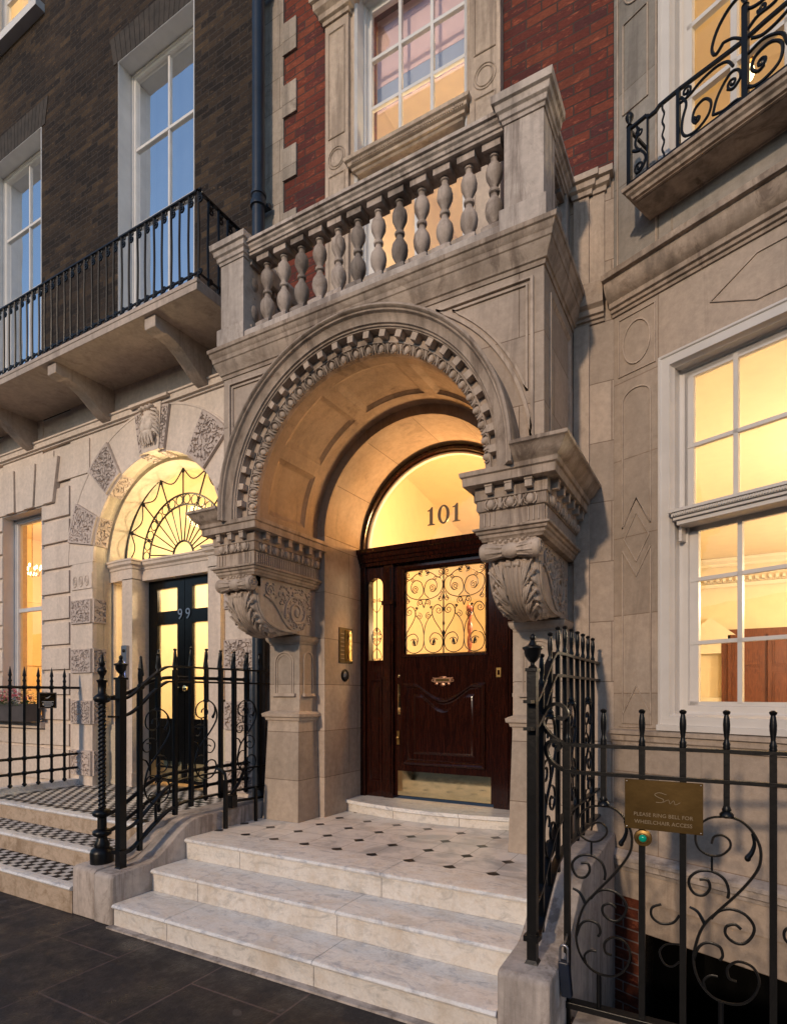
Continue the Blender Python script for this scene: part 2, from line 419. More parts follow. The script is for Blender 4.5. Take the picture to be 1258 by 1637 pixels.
def parent_loc(p):
    v = Vector((0, 0, 0))
    while p is not None: v += Vector(p.location); p = p.parent
    return v
def tag(o, label=None, cat=None, group=None, kind=None):
    if label: o['label'] = label
    if cat: o['category'] = cat
    if group: o['group'] = group
    if kind: o['kind'] = kind
    return o
def thing(name, loc, label, cat, group=None):
    o = bpy.data.objects.new(name, None); COL.objects.link(o); o.location = loc; o.empty_display_size = .2
    return tag(o, label, cat, group)
def text(name, s, size, origin, mat, parent, ext=.002, rotx=pi/2, rotz=0, align='CENTER', font_scale=(1, 1), bold=0):
    cu = bpy.data.curves.new(name, 'FONT'); cu.body = s; cu.size = size; cu.extrude = ext; cu.align_x = align
    cu.offset = bold; cu.resolution_u = 3
    o = bpy.data.objects.new(name, cu); COL.objects.link(o)
    dg = bpy.context.evaluated_depsgraph_get(); me = bpy.data.meshes.new_from_object(o.evaluated_get(dg))
    bpy.data.objects.remove(o)
    me.transform(Matrix.Translation(Vector(origin)-parent_loc(parent)) @ Matrix.Rotation(rotz, 4, 'Z') @ Matrix.Rotation(rotx, 4, 'X') @ Matrix.Diagonal((font_scale[0], font_scale[1], 1, 1)))
    me.materials.clear(); me.materials.append(M[mat])
    q = bpy.data.objects.new(name, me); COL.objects.link(q); q.parent = parent
    return q
def catmull(P, k=6):
    out = []; n = len(P)
    for i in range(n-1):
        p0, p1, p2, p3 = P[max(i-1, 0)], P[i], P[i+1], P[min(i+2, n-1)]
        for j in range(k):
            t = j/k
            out.append(tuple(.5*((2*p1[d])+(-p0[d]+p2[d])*t+(2*p0[d]-5*p1[d]+4*p2[d]-p3[d])*t*t+(-p0[d]+3*p1[d]-3*p2[d]+p3[d])*t**3) for d in range(2)))
    out.append(tuple(P[-1])); return out
def spiral(cx, cz, r0, a0, turns, r1=.15, k=16):
    n = max(6, int(abs(turns)*k)); o = []
    for i in range(n+1):
        t = i/n; r = r0*(1-(1-r1)*t**.85); a = a0+turns*2*pi*t
        o.append((cx+r*cos(a), cz+r*sin(a)))
    return o
# wall with rectangular openings, given in wall coords (u,z); fn maps (u,depth,z)->xyz
def wall(mb, u0, u1, z0, z1, holes, y0, y1, fn=None):
    fn = fn or (lambda u, y, z: (u, y, z))
    us = sorted({u0, u1, *[h[0] for h in holes], *[h[1] for h in holes]}); us = [u for u in us if u0 <= u <= u1]
    for a, b in zip(us, us[1:]):
        mid = (a+b)/2; hs = sorted([(h[2], h[3]) for h in holes if h[0] < mid < h[1]])
        z = z0
        for h0, h1 in hs+[(z1, z1)]:
            if h0 > z+1e-6:
                i = mb.V([fn(x, y, zz) for zz in (z, h0) for y in (y0, y1) for x in (a, b)])
                for f in ((0, 2, 3, 1), (4, 5, 7, 6), (0, 1, 5, 4), (2, 6, 7, 3), (0, 4, 6, 2), (1, 3, 7, 5)): mb.F([i+q for q in f])
            z = max(z, h1)
def arch_wall(mb, x0, x1, z0, z1, cx, cz, R, yf, yb, n=40):
    """wall slab with an arched opening reaching z0; front yf, back yb"""
    for y in (yf, yb):
        mb.quad((x0, y, z0), (cx-R, y, z0), (cx-R, y, z1), (x0, y, z1)); mb.quad((cx+R, y, z0), (x1, y, z0), (x1, y, z1), (cx+R, y, z1))
        for i in range(n):
            a, b = pi-pi*i/n, pi-pi*(i+1)/n
            p, q = (cx+R*cos(a), cz+R*sin(a)), (cx+R*cos(b), cz+R*sin(b))
            mb.quad((p[0], y, p[1]), (q[0], y, q[1]), (q[0], y, z1), (p[0], y, z1))
    for x in (x0, x1): mb.quad((x, yf, z0), (x, yb, z0), (x, yb, z1), (x, yf, z1))
    mb.quad((x0, yf, z1), (x1, yf, z1), (x1, yb, z1), (x0, yb, z1))
def relief_patch(mb, fn, nu, nv, amp, freq, seed):
    """vermiculated block: worm-like ridges pushed out of a patch; fn(u,v)->(pos,normal)"""
    def h(u, v):
        p, nn = fn(u, v)
        e = min(u, 1-u, v, 1-v)
        q = Vector(p)*freq+Vector((seed, seed*.7, 0))
        w = abs(noise.noise(q)+.35*noise.noise(q*2.1))
        d = amp*min(1, max(0, (w-.075)/.05))
        if e < .06: d = amp
        if e <= 0: d = 0
        return tuple(Vector(p)+Vector(nn)*d)
    mb.grid([i/nu for i in range(nu+1)], [j/nv for j in range(nv+1)], h)
# ================================================================== GROUND
mb = MB()
def flat(mb, x0, x1, y0, y1, z, holes):
    xs = sorted({x0, x1, *[h[0] for h in holes], *[h[1] for h in holes]}); ys = sorted({y0, y1, *[h[2] for h in holes], *[h[3] for h in holes]})
    for a, b in zip(xs, xs[1:]):
        for c, d in zip(ys, ys[1:]):
            mx, my = (a+b)/2, (c+d)/2
            if any(h[0] < mx < h[1] and h[2] < my < h[3] for h in holes): continue
            mb.quad((a, c, z), (b, c, z), (b, d, z), (a, d, z))
flat(mb, -120, 120, -1.6, 4.3, 0, [(-.85, 6, 2.86, 4.3), (-11.5, -6.62, 2.86, 4.3)])
for z, (xa, xb) in ((0, (-.85, 6)), (0, (-11.5, -6.62))):
    mb.quad((xa, 2.86, 0), (xb, 2.86, 0), (xb, 2.86, -2.2), (xa, 2.86, -2.2))
tag(mb.build('pavement', 'paving', None, 0, flip=False), 'dark wet-looking paving slabs in front of the steps', kind='structure')
mb = MB(); mb.quad((-120, -120, -.14), (120, -120, -.14), (120, -1.75, -.14), (-120, -1.75, -.14))
tag(mb.build('road', 'road', None, 0, flip=False), kind='structure')
mb = MB(); mb.box(-120, 120, -1.75, -1.6, -.16, .004)
tag(mb.build('kerb', 'cornice', None, 0), kind='structure')
mb = MB(); flat(mb, -120, 120, 2.7, 120, -2.2, [])
tag(mb.build('ground', 'road', None, 0, flip=False), kind='structure')

# ================================================================== STEPS OF THE BRICK HOUSE
def tread(mb, x0, x1, y0, y1, zt, nose=.022, th=.035):
    prof = [(y1, zt-th), (y0+.01, zt-th), (y0-.012, zt-th+.004), (y0-nose, zt-th*.5), (y0-.012, zt-.004), (y0+.006, zt), (y1, zt)]
    mb.prism(prof, 'x', x0, x1)
XL, XR = C-1.335, C+1.335
R_ = .155
st = thing('entrance_steps', (C, 2.46, 0), 'three worn white marble steps rising to the arched porch', 'steps')
for k in range(3):
    mb = MB(); y = 2.46+.30*k; zt = R_*(k+1)
    cuts = [XL, XL+[.52, .46, .55][k], XL+[1.66, 1.6, 1.72][k], XR]
    for a, b in zip(cuts, cuts[1:]):
        tread(mb, a+.0015, b-.0015, y, y+(.33 if k < 2 else .27), zt)
        mb.k = 1; mb.box(a+.0015, b-.0015, y, y+.05, zt-R_+.001, zt-.035); mb.k = 0
    mb.box(XL, XR, y+.05, y+.34, .0, zt-.04)
    mb.build('step', ['marble', 'riser'], st)
mb = MB(); mb.box(XL, XR, 3.33, 4.80, .2, .465)
mb.build('landing', 'octo', st)
mb = MB()
for a, b in ((C-.90, C-.3), (C-.297, C+.32), (C+.323, C+.90)):
    n = 10; P = []
    def fy(x): return 4.53-.15*cos((x-C)/.9*pi/2)**.8 if abs(x-C) < .9 else 4.53
    P = [(a+(b-a)*i/n, fy(a+(b-a)*i/n)) for i in range(n+1)]
    mb.k = 1; mb.prism([(x, y+.012) for x, y in P]+[(b, 4.8), (a, 4.8)], 'z', .466, .543)
    mb.k = 0; top = [(x, y-.012) for x, y in P]
    mb.prism(top+[(b, 4.8), (a, 4.8)], 'z', .543, .575)
mb.build('threshold_step', ['marble', 'riser'], st, bevel=0)
mb = MB(); mb.box(XL-.02, XR+.02, 2.415, 2.5, -.1, .012)
mb.build('footing', 'cheek', st)

def cheek(name, x0, x1, label, zb=0, top=.60, y_end=4.15, mat='cheek', front=2.45, z0=.34):
    P = [(front, zb), (front, z0-.02), (front+.02, z0)]
    ys = 2.72
    P += [(ys, z0+.01)]
    for i in range(1, 11):
        t = i/10; P.append((ys+.48*t, z0+.01+(top-z0-.01)*(1-cos(pi*t**.9))/2))
    P += [(y_end, top+.02), (y_end, zb)]
    t = thing(name, ((x0+x1)/2, front, 0), label, 'low wall')
    mb = MB(); mb.prism(P, 'x', x0, x1); mb.build('cheek_wall_body', mat, t, bevel=.012)
    return t
cheek('cheek_wall', XL-.205, XL, 'rendered sweeping cheek wall left of the marble steps', 0)
cheek('cheek_wall', XR, XR+.235, 'rendered cheek wall right of the marble steps beside the basement area', -2.2)
cheek('cheek_wall', -4.0, XL-.215, 'flaking painted cheek wall of the chequered steps under the twisted post', 0, .56, 4.1, 'rail', 2.46, .345)

# ================================================================== CHEQUERED STEPS NEXT DOOR
s9 = thing('chequered_steps', (-5.2, 2.46, 0), 'black and white chequered steps with stone nosings at the cream house', 'steps')
ZS = [.195, .35, .51]
for k in range(3):
    mb = MB(); y = 2.46+.30*k; zt = ZS[k]; zb = ZS[k-1] if k else 0
    mb.k = 0
    tread(mb, -6.62, -4.0, y, y+.055, zt)
    mb.k = 2; mb.box(-6.62, -4.0, y, y+.05, zb+.001, zt-.035)
    mb.k = 1
    mb.box(-6.62, -4.0, y+.055, y+(.3 if k < 2 else 1.7), 0, zt-.002)
    mb.build('step', ['marble', 'checks', 'riser_brown'], s9)
mb = MB(); mb.box(-6.62, -6.5, 2.46, 4.1, .2, .575); mb.box(-6.50, -6.46, 3.1, 4.02, .5, .5185)
mb.build('kerb_stone', 'marble', s9)
mb = MB()
for a in (-6.40,): mb.box(a, a+.03, 3.16, 4.0, .5, .5105)
mb.box(-6.37, -4.05, 3.16, 3.19, .5, .5105); mb.box(-6.37, -4.05, 3.97, 4.0, .5, .5105)
mb.build('tile_border', 'black', s9)

# ================================================================== BRICK HOUSE
H = thing('brick_town_house', (C, YW, 0), 'red brick town house with limestone dressings and an arched stone porch numbered 101', 'house')
TH = .34
mb = MB()
# ground storey ashlar with the arched doorway
arch_wall(mb, -3.75, -.642, 0.40, 5.09, C, 2.95, .855, YW, YW+.1)
mb.box(-3.75, -3.06, YW+.1, YW+.4, -2, 5.09); mb.box(-1.34, -.60, YW+.1, YW+.4, -2, 5.09)
mb.box(-.85, -.642, YW, YW+.1, -2, .40); mb.box(-3.06, -1.34, YW+.1, YW+.4, 4.0, 5.09)
mb.build('stone_wall', 'ashlar', H, 0)
# reveal of the inner arch
mb = MB()
mb.arch([(.855, YW+.001), (.855, 4.9), (1.0, 4.9), (1.0, YW+.05)], C, 2.95, leg=0, n=60)
mb.build('door_arch', 'reveal', H, 30)
mb = MB()
for sx in (-1, 1):
    mb = MB(); mb.box(min(C+sx*.855, C+sx*1.02), max(C+sx*.855, C+sx*1.02), YW+.002, 4.9, .46, 2.95)
    mb.build('door_jamb', 'jamb', H, 0)
# brick above
mb = MB()
wall(mb, -3.75, -.645, 5.09, 11, [(-2.72, -1.70, 5.08, 7.55)], YW+.004, YW+TH)
mb.build('brick_wall', 'brick_red', H, 0)
# quoins
mb = MB()
z = 5.12; k = 0
for z0, z1 in ((5.10, 5.69), (5.69, 6.268), (6.268, 6.552), (6.552, 6.847), (6.847, 7.131), (7.131, 7.375), (7.375, 7.733), (7.733, 8.02), (8.02, 8.3), (8.3, 8.6), (8.6, 8.9), (8.9, 11)):
    pass
zz = 5.40; long = True
mb.box(-3.75, -3.51, YW-.012, YW+.1, 5.09, 11)
for zc in (5.68, 6.268, 6.85, 7.42, 8.0, 8.6, 9.2, 9.8):
    mb.box(-3.52, -3.36, YW-.018, YW+.08, zc-.0, zc+.29)
mb.build('quoin_strip', stone('quoin limestone', (.40, .345, .30), (.4, .29), 'wall', dirt=.7), H, 0)

# ------------------------------------------------ canted bay
BA = radians(22.9); bd = Vector((cos(BA), -sin(BA), 0)); bn = Vector((-sin(BA), -cos(BA), 0)); B0 = Vector((-.642, YW, 0))
def bay(s, off, z):   # off > 0 towards the street
    p = B0+bd*s+bn*off; return (p.x, p.y, z)
bf = lambda u, y, z: bay(u, -y, z)
mb = MB()
wall(mb, 0, 1.92, -.0, 4.33, [(.314, 1.62, 1.345, 3.684)], 0, .16, bf)
wall(mb, 0, 1.92, -2.2, 0, [(.19, 1.5, -2.0, .001)], 0, .16, bf)
mb.build('bay_wall', 'ashlar_bay', H, 0)
mb = MB()
wall(mb, 0, 1.92, 4.33, 11, [(.314, 1.62, 4.70, 8.2)], 0.001, .16, bf)
mb.build('bay_upper_wall', stone('grey bay limestone', (.33, .30, .27), (1.9, .62), 'bay', dirt=.35, jcol=.6), H, 0)
# far side of the bay and the wall beyond it
e = Vector(bay(1.92, 0, 0))
mb = MB(); mb.box(e.x, e.x+4, e.y, e.y+.3, -2, 11)
mb.build('bay_return', 'ashlar', H, 0)
mb = MB()
mb.k = 0
i = mb.V([bay(0, .004, .215), bay(.19, .004, .23), bay(.19, .004, -2.2), bay(0, .004, -2.2)]); mb.F((i, i+1, i+2, i+3))
mb.build('cellar_brick_wall', 'brick_bay', H, 0, flip=False)
mb = MB()   # walls of the vault behind the basement opening, painted black to stand for its darkness
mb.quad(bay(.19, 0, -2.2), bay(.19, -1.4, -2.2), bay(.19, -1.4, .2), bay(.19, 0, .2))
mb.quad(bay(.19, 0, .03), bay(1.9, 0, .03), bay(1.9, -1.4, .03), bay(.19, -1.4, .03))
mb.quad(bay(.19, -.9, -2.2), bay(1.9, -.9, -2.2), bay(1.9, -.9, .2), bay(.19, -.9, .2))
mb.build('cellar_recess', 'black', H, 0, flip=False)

def bay_band(name, prof, s0, s1, mat='cornice', wallpart=None):
    mb = MB(); path = []
    if wallpart is not None: path.append((wallpart, YW))
    a = bay(s0, 0, 0); b = bay(s1, 0, 0); path += [(a[0], a[1]), (b[0], b[1])]
    mb.sweep(prof, path); return mb.build(name, mat, H, 30)
# string cornice between the storeys
cp = [(-.03, 4.10), (.012, 4.10), (.016, 4.118), (.03, 4.122), (.034, 4.14), (.05, 4.146), (.054, 4.175), (.075, 4.19), (.098, 4.215), (.112, 4.25), (.118, 4.285), (.145, 4.29), (.15, 4.325), (.13, 4.333), (-.03, 4.345)]
bay_band('string_cornice', cp, -.005, 1.92, 'cornice')
cp0 = [(-.03, 4.10), (.012, 4.10), (.016, 4.118), (.03, 4.122), (.034, 4.14), (.05, 4.146), (.054, 4.18), (.08, 4.2), (.09, 4.29), (.1, 4.333), (-.03, 4.34)]
mb = MB(); mb.sweep(cp0, [(-.93, YW), (-.70, YW)]); mb.build('string_cornice', 'cornice', H, 30)
# sill string course, lower ledge
bay_band('sill_course', [(-.02, 1.215), (.018, 1.215), (.022, 1.24), (.035, 1.25), (.04, 1.285), (.058, 1.29), (.06, 1.315), (-.02, 1.325)], 0, 1.92, 'carved')
bay_band('plinth_ledge', [(-.02, .385), (.02, .385), (.03, .41), (.05, .42), (.055, .46), (.075, .465), (.078, .49), (-.02, .525)], 0, 1.92, 'rail')
bay_band('plinth_face', [(-.01, .21), (.012, .21), (.012, .386), (-.01, .386)], 0, 1.92, 'jamb')
# raised mouldings of the bay pilaster and the lintel
def strip_loop(mb, pts, off=.003, w=.011, h=.011, closed=True):
    P = [Vector(bay(s, off, z)) for s, z in pts]
    mb.tube(P, (h*.6, w*.6), 4, closed, flat=tuple(bn))
mb = MB()
cs = .164
strip_loop(mb, [(cs+.094*cos(2*pi*i/28), 3.87+.14*sin(2*pi*i/28)) for i in range(28)])
strip_loop(mb, [(.04, 3.68), (.04, 4.06), (.29, 4.06), (.29, 3.68)])
P = [(.066, 2.56), (.066, 3.50)]+[(cs-.096*cos(pi*i/10), 3.50+.07*sin(pi*i/10)) for i in range(1, 10)]+[(.26, 3.50), (.26, 2.56)]
strip_loop(mb, [(.066, 2.66)]+P[1:-1]+[(.26, 2.66), (cs, 2.84)])
strip_loop(mb, [(cs, 2.745), (.25, 2.585), (cs, 2.425), (.078, 2.585)])
strip_loop(mb, [(.066, 2.51), (cs, 2.33), (.26, 2.51)], closed=False)
strip_loop(mb, [(.066, 2.49), (.066, 1.36), (.262, 1.36), (.262, 2.49)], closed=False)
strip_loop(mb, [(.066, 1.42), (cs, 1.61), (.262, 1.42)], closed=False)
strip_loop(mb, [(.63, 3.875), (.88, 4.02), (1.25, 4.02), (1.5, 3.875), (1.25, 3.76), (.88, 3.76)])
strip_loop(mb, [(.04, 1.34), (.30, 1.34)], closed=False)
# upper pilaster panel
strip_loop(mb, [(.07, 5.42), (.07, 6.02), (.24, 6.02), (.24, 5.42)][::1], closed=True)
strip_loop(mb, [(cs+.085*cos(2*pi*i/28), 6.20+.085*sin(2*pi*i/28)) for i in range(28)])
strip_loop(mb, [(.03, 4.4), (.03, 7.9), (.298, 7.9), (.298, 4.4)])
mb.build('incised_moulding', 'carved', H, 30)
# apron panel under the upper balcony
mb = MB()
strip_loop(mb, [(.40, 4.38), (.40, 4.60), (1.7, 4.60), (1.7, 4.38)], .002, .012, .012)
mb.build('apron_moulding', 'carved', H, 30)

def bay_box(mb, s0, s1, o0, o1, z0, z1):
    i = mb.V([bay(s, o, z) for z in (z0, z1) for o in (o0, o1) for s in (s0, s1)])
    for f in ((0, 2, 3, 1), (4, 5, 7, 6), (0, 1, 5, 4), (2, 6, 7, 3), (0, 4, 6, 2), (1, 3, 7, 5)): mb.F([i+q for q in f])
def bay_band_loop(mb, prof, s0, s1, z0, z1):
    """picture-frame moulding round a rectangle; prof = (inward distance, off)"""
    R = []
    for (s, z, ds, dz) in ((s0, z0, 1, 1), (s1, z0, -1, 1), (s1, z1, -1, -1), (s0, z1, 1, -1)):
        R.append([bay(s+ds*a, o, z+dz*a) for a, o in prof])
    mb.rings(R, True)
# ------------------------------------------------ ground floor bay window
def bay_window(name, s0, s1, z0, z1, zt, cols, rows_up, rows_lo, label, slim=False):
    w = bpy.data.objects.new(name, None); COL.objects.link(w); w.parent = H; w['label'] = label
    w.location = Vector(bay((s0+s1)/2, 0, z0))-parent_loc(H)
    mb = MB()
    bay_band_loop(mb, [(-.001, -.02), (-.001, .012), (.014, .016), (.02, .008), (.07, .006), (.078, -.02), (.086, -.03), (.086, -.09), (.1, -.1), (.135, -.1), (.14, -.125), (.14, -.15), (-.001, -.15)], s0, s1, z0, z1)
    mb.build('frame', 'white', w, 30)
    gs0, gs1, gz0, gz1 = s0+.135, s1-.135, z0+.155, z1-.12
    mb = MB()
    if zt:
        # dentilled transom
        for a, b, c, d in ((.395-.314, .048, 2.672, 2.69), (.41-.314, .036, 2.648, 2.672), (.415-.314, .022, 2.628, 2.648), (.43-.314, .005, 2.60, 2.628)):
            bay_box(mb, s0+a, s1-a, -.12, b, c, d)
        k = s0+.11
        while k < s1-.11: bay_box(mb, k, k+.007, .03, .043, 2.652, 2.668); k += .014
        mb.build('transom', 'white', w, 30)
        mb = MB()
    def rail(a, b, c, d, o0=-.125, o1=-.088): bay_box(mb, a, b, o0, o1, c, d)
    if zt:
        gu = zt[1]; gl = zt[0]
        for (a, b, rows, dz) in ((gu, gz1, rows_up, 0), (gz0, gl, rows_lo, .02)):
            so = -.02 if dz else 0
            rail(gs0-.02, gs0+.035+dz, a-.02, b+.02, -.13+so, -.1+so); rail(gs1-.035, gs1+.02, a-.02, b+.02, -.13+so, -.1+so)
            rail(gs0, gs1, b-.03, b+.02, -.13+so, -.1+so); rail(gs0, gs1, a-.03, a+(.03 if not dz else .008), -.13+so, -.1+so)
            for c in cols[0 if not dz else 1]: rail(c-.013, c+.013, a, b, -.128+so, -.098+so)
            for r in rows: rail(gs0, gs1, r-.012, r+.012, -.128+so, -.098+so)
    else:
        rail(gs0-.02, gs0+.03, gz0-.02, gz1+.02); rail(gs1-.03, gs1+.02, gz0-.02, gz1+.02)
        for c in cols[0]: rail(c-.018, c+.018, gz0, gz1)
        for r in rows_up: rail(gs0, gs1, r-.014, r+.014)
    mb.build('glazing_bar', 'white', w, 30)
    mb = MB(); i = mb.V([bay(gs0-.02, -.122, gz0-.05), bay(gs1+.02, -.122, gz0-.05), bay(gs1+.02, -.122, gz1+.05), bay(gs0-.02, -.122, gz1+.05)]); mb.F((i, i+1, i+2, i+3))
    mb.build('pane', 'glass', w, 0, flip=False)
    return w
w = bay_window('window', .314, 1.62, 1.345, 3.684, (2.60, 2.70), [[.727, 1.21], [.742, 1.21]], [3.105], [2.268, 1.874], 'large lit white sash window of the canted bay with a dentilled transom')
mb = MB()
i0 = [(.437, -.14), (.437, -.09)]
bay_box(mb, .314, 1.62, -.02, .035, 1.325, 1.362); bay_box(mb, .33, 1.6, -.1, .01, 1.362, 1.40)
mb.build('sill', 'white', w, 30)
mb = MB(); bay_box(mb, .418, .437, -.10, -.045, 2.51, 2.6); mb.build('sash_horn', 'white', w, 30)
w2 = bay_window('window', .314, 1.62, 4.70, 8.2, None, [[.72, 1.0, 1.28]], [5.28, 5.72, 6.16, 6.6, 7.0], [], 'lit upper window of the canted bay behind the scrolled balconette')

# ------------------------------------------------ rooms (real boxes with lamps in them)
def room(name, foot, skip, z0, z1, mat, parent, floor='carpet', dz=0):
    mb = MB(); n = len(foot)
    for i in range(n):
        if i in skip: continue
        a, b = foot[i], foot[(i+1) % n]
        mb.quad((a[0], a[1], z0), (b[0], b[1], z0), (b[0], b[1], z1), (a[0], a[1], z1))
    mb.poly([(x, y, z1) for x, y in foot]); mb.k = 1; mb.poly([(x, y, z0) for x, y in foot])
    return mb.build(name, [mat, floor], parent, 0, flip=False)
def lamp(x, y, z, e, col=(1, .80, .53), r=.12):
    l = bpy.data.lights.new('lamp', 'POINT'); l.energy = e; l.color = col; l.shadow_soft_size = r
    o = bpy.data.objects.new('lamp_light', l); COL.objects.link(o); o.location = (x, y, z); return o
be = bay(1.90, -.17, 0); bs = bay(.02, -.17, 0)
foot = [(bs[0], bs[1]), (be[0], be[1]), (4.2, be[1]), (4.2, 12.2), (bs[0], 12.2)]
ro = room('reception_room', foot, (0,), .55, 4.02, 'room', H)
mb = MB()
mb.sweep([(0, 3.88), (.02, 3.88), (.03, 3.92), (.10, 3.97), (.12, 4.015), (0, 4.015)], [(-.6, 12.15), (4.0, 12.15)])
mb.sweep([(0, 3.5), (.03, 3.5), (.05, 3.56), (0, 3.58)], [(-.6, 12.15), (4.0, 12.15)])
k = -.5
while k < 4: mb.box(k, k+.05, 12.05, 12.15, 3.60, 3.66); k += .1
mb.box(-.62, 4, 12.1, 12.16, .56, 1.5)
# pedimented overdoor at the left
mb.box(-.55, .12, 12.0, 12.16, 2.50, 2.62); mb.prism([(-.6, 2.62), (.2, 2.62), (-.2, 2.95)], 'y', 12.0, 12.15); mb.box(-.5, .06, 12.06, 12.16, 2.3, 2.5)
mb.build('room_plasterwork', 'room_pale', H, 30)
mb = MB(); mb.k = 0
mb.box(-.02, 1.32, 12.05, 12.17, .56, 2.72)
mb.build('room_door_case', 'door_in', H, 0)
mb = MB()
for x0 in (.08, .68):
    mb.box(x0, x0+.56, 12.0, 12.06, .56, 2.62)
    for z0, z1 in ((.7, 1.2), (1.3, 1.95), (2.05, 2.5)):
        for q, (a, b) in enumerate(((.07, 0), (.1, -.012))): mb.box(x0+a, x0+.56-a, 11.985+b, 12.0+b, z0+a-.07, z1-a+.07)
mb.build('room_door', 'door_in', H, 30)
mb = MB(); mb.arch([(.9, 12.05), (.9, 12.16), (.98, 12.16), (.98, 12.05)], 2.35, 2.3, leg=1.6, n=24); mb.build('room_arch', 'room_pale', H)
lamp(1.9, 6.6, 2.6, 235, (1, .84, .60)); lamp(2.4, 10, 2.8, 160, (1, .84, .60))
# hall behind the front door
room('entrance_hall', [(-3.25, 4.92), (-.95, 4.92), (-.95, 9.5), (-3.9, 9.5)], (0,), .58, 4.3, 'room', H)
lamp(-1.45, 5.35, 2.75, 60); lamp(-2.0, 5.15, 2.99, 85, (1, .50, .17), .08)
lamp(-1.3, 8.2, 2.6, 55)
# room upstairs
room('upper_room', [(-3.2, 4.5), (-1.2, 4.5), (-1.2, 8.5), (-3.2, 8.5)], (0,), 4.32, 7.9, 'room', H)
lamp(-1.5, 5.3, 4.95, 120)
room('upper_bay_room', [(bs[0], bs[1]), (be[0], be[1]), (4.2, be[1]), (4.2, 7.2), (bs[0], 7.2)], (0,), 4.66, 8.2, 'room', H)
lamp(1.9, 5.2, 5.2, 120)

# ------------------------------------------------ window above the porch
w = bpy.data.objects.new('window', None); COL.objects.link(w); w.parent = H; w.location = Vector((C, YW, 4.4))-parent_loc(H)
w['label'] = 'tall lit white window with a transom behind the balustrade'
mb = MB()
def frame_loop(mb, prof, x0, x1, z0, z1):
    R = []
    for (x, z, dx, dz) in ((x0, z0, 1, 1), (x1, z0, -1, 1), (x1, z1, -1, -1), (x0, z1, 1, -1)):
        R.append([(x+dx*a, y, z+dz*a) for a, y in prof])
    mb.rings(R, True)
frame_loop(mb, [(0, 4.36), (0, 4.14), (.012, 4.13), (.02, 4.14), (.03, 4.15), (.03, 4.25), (.045, 4.26), (.05, 4.29), (.065, 4.30), (.065, 4.36)], -2.73, -1.69, 4.31, 7.56)
mb.build('frame', 'white_cool', w, 30)
mb = MB()
XA, XB = -2.67, -1.80
for a, b, z0, z1 in ((-2.67, -2.645, 6.1, 7.5), (-1.785, -1.755, 6.1, 7.5), (-2.67, -2.62, 4.33, 5.97), (-1.80, -1.755, 4.33, 5.97)): mb.box(a, b, 4.295, 4.33, z0, z1)
for x in (-2.368, -2.07): mb.box(x-.014, x+.014, 4.295, 4.33, 6.1, 7.5)
for z in (6.635, 7.055): mb.box(-2.67, -1.755, 4.297, 4.328, z-.014, z+.014)
for z0, z1 in ((6.05, 6.17), (7.46, 7.5), (5.80, 5.97), (4.33, 4.6)): mb.box(-2.67, -1.755, 4.294, 4.331, z0, z1)
mb.box(-2.23, -2.19, 4.296, 4.329, 4.6, 5.8)
mb.build('glazing_bar', 'white_cool', w, 30)
mb = MB(); mb.sweep([(-.2, 5.945), (.0, 5.945), (.012, 5.96), (.03, 5.965), (.034, 5.985), (.055, 5.995), (.06, 6.02), (.08, 6.03), (.085, 6.055), (.07, 6.065), (-.2, 6.075)], [(-2.69, 4.36), (-2.69, 4.125), (-1.73, 4.125), (-1.73, 4.36)])
k = -2.7
while k < -1.7: mb.box(k, k+.008, 4.125-.066, 4.125-.05, 6.0, 6.02); k += .018
mb.build('transom', 'carved', w, 30)
mb = MB(); mb.quad((-2.68, 4.312, 4.33), (-1.75, 4.312, 4.33), (-1.75, 4.312, 7.5), (-2.68, 4.312, 7.5)); mb.build('pane', glass('upper window glass', .12, (1, .98, .94), 0, .1), w, 0, flip=False)
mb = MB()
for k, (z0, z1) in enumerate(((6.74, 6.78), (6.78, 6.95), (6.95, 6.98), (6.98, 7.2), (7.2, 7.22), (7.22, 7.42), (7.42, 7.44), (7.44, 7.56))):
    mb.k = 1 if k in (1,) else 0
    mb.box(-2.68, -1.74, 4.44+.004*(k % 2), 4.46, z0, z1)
mb.build('reflection_band', ['reflection_band', 'reflection_band2'], w, 0)  # panel banded lilac and blue to imitate a reflection in the glass
# stone surround of that window
mb = MB()
for x0, x1 in ((-3.0, -2.76), (-1.66, -1.42)):
    mb.box(x0, x1, 4.10, YW+.1, 4.3, 7.36)
    frame_loop(mb, [(0, 4.102), (0, 4.094), (.008, 4.09), (.014, 4.102)], x0+.035, x1-.035, 6.34, 7.26)
    frame_loop(mb, [(0, 4.102), (0, 4.094), (.008, 4.09), (.014, 4.102)], x0+.035, x1-.035, 4.9, 6.02)
    xm = (x0+x1)/2
    for r in (.085, .065): mb.tube([(xm+r*cos(2*pi*i/24), 4.098, 6.16+r*1.1*sin(2*pi*i/24)) for i in range(24)], .006, 5, True)
    mb.sweep([(0, 7.34), (.015, 7.34), (.02, 7.37), (.04, 7.38), (.045, 7.42), (.075, 7.45), (.08, 7.5), (.1, 7.51), (.105, 7.56), (0, 7.56)], [(x0, YW), (x0, 4.10), (x1, 4.10), (x1, YW)])
    mb.box(x0, x1, 4.10, YW+.1, 7.36, 7.7)
mb.box(-2.76, -2.72, YW-.03, YW+.14, 4.3, 7.56); mb.box(-1.70, -1.66, YW-.03, YW+.14, 4.3, 7.56)
mb.box(-3.0, -1.42, YW-.05, YW+.3, 7.56, 8.2)
mb.sweep([(0, 7.75), (.05, 7.75), (.06, 7.8), (.14, 7.86), (.16, 7.95), (0, 7.97)], [(-3.05, YW), (-3.05, 4.12), (-1.37, 4.12), (-1.37, YW)])
mb.build('window_surround', 'carved', H, 30)
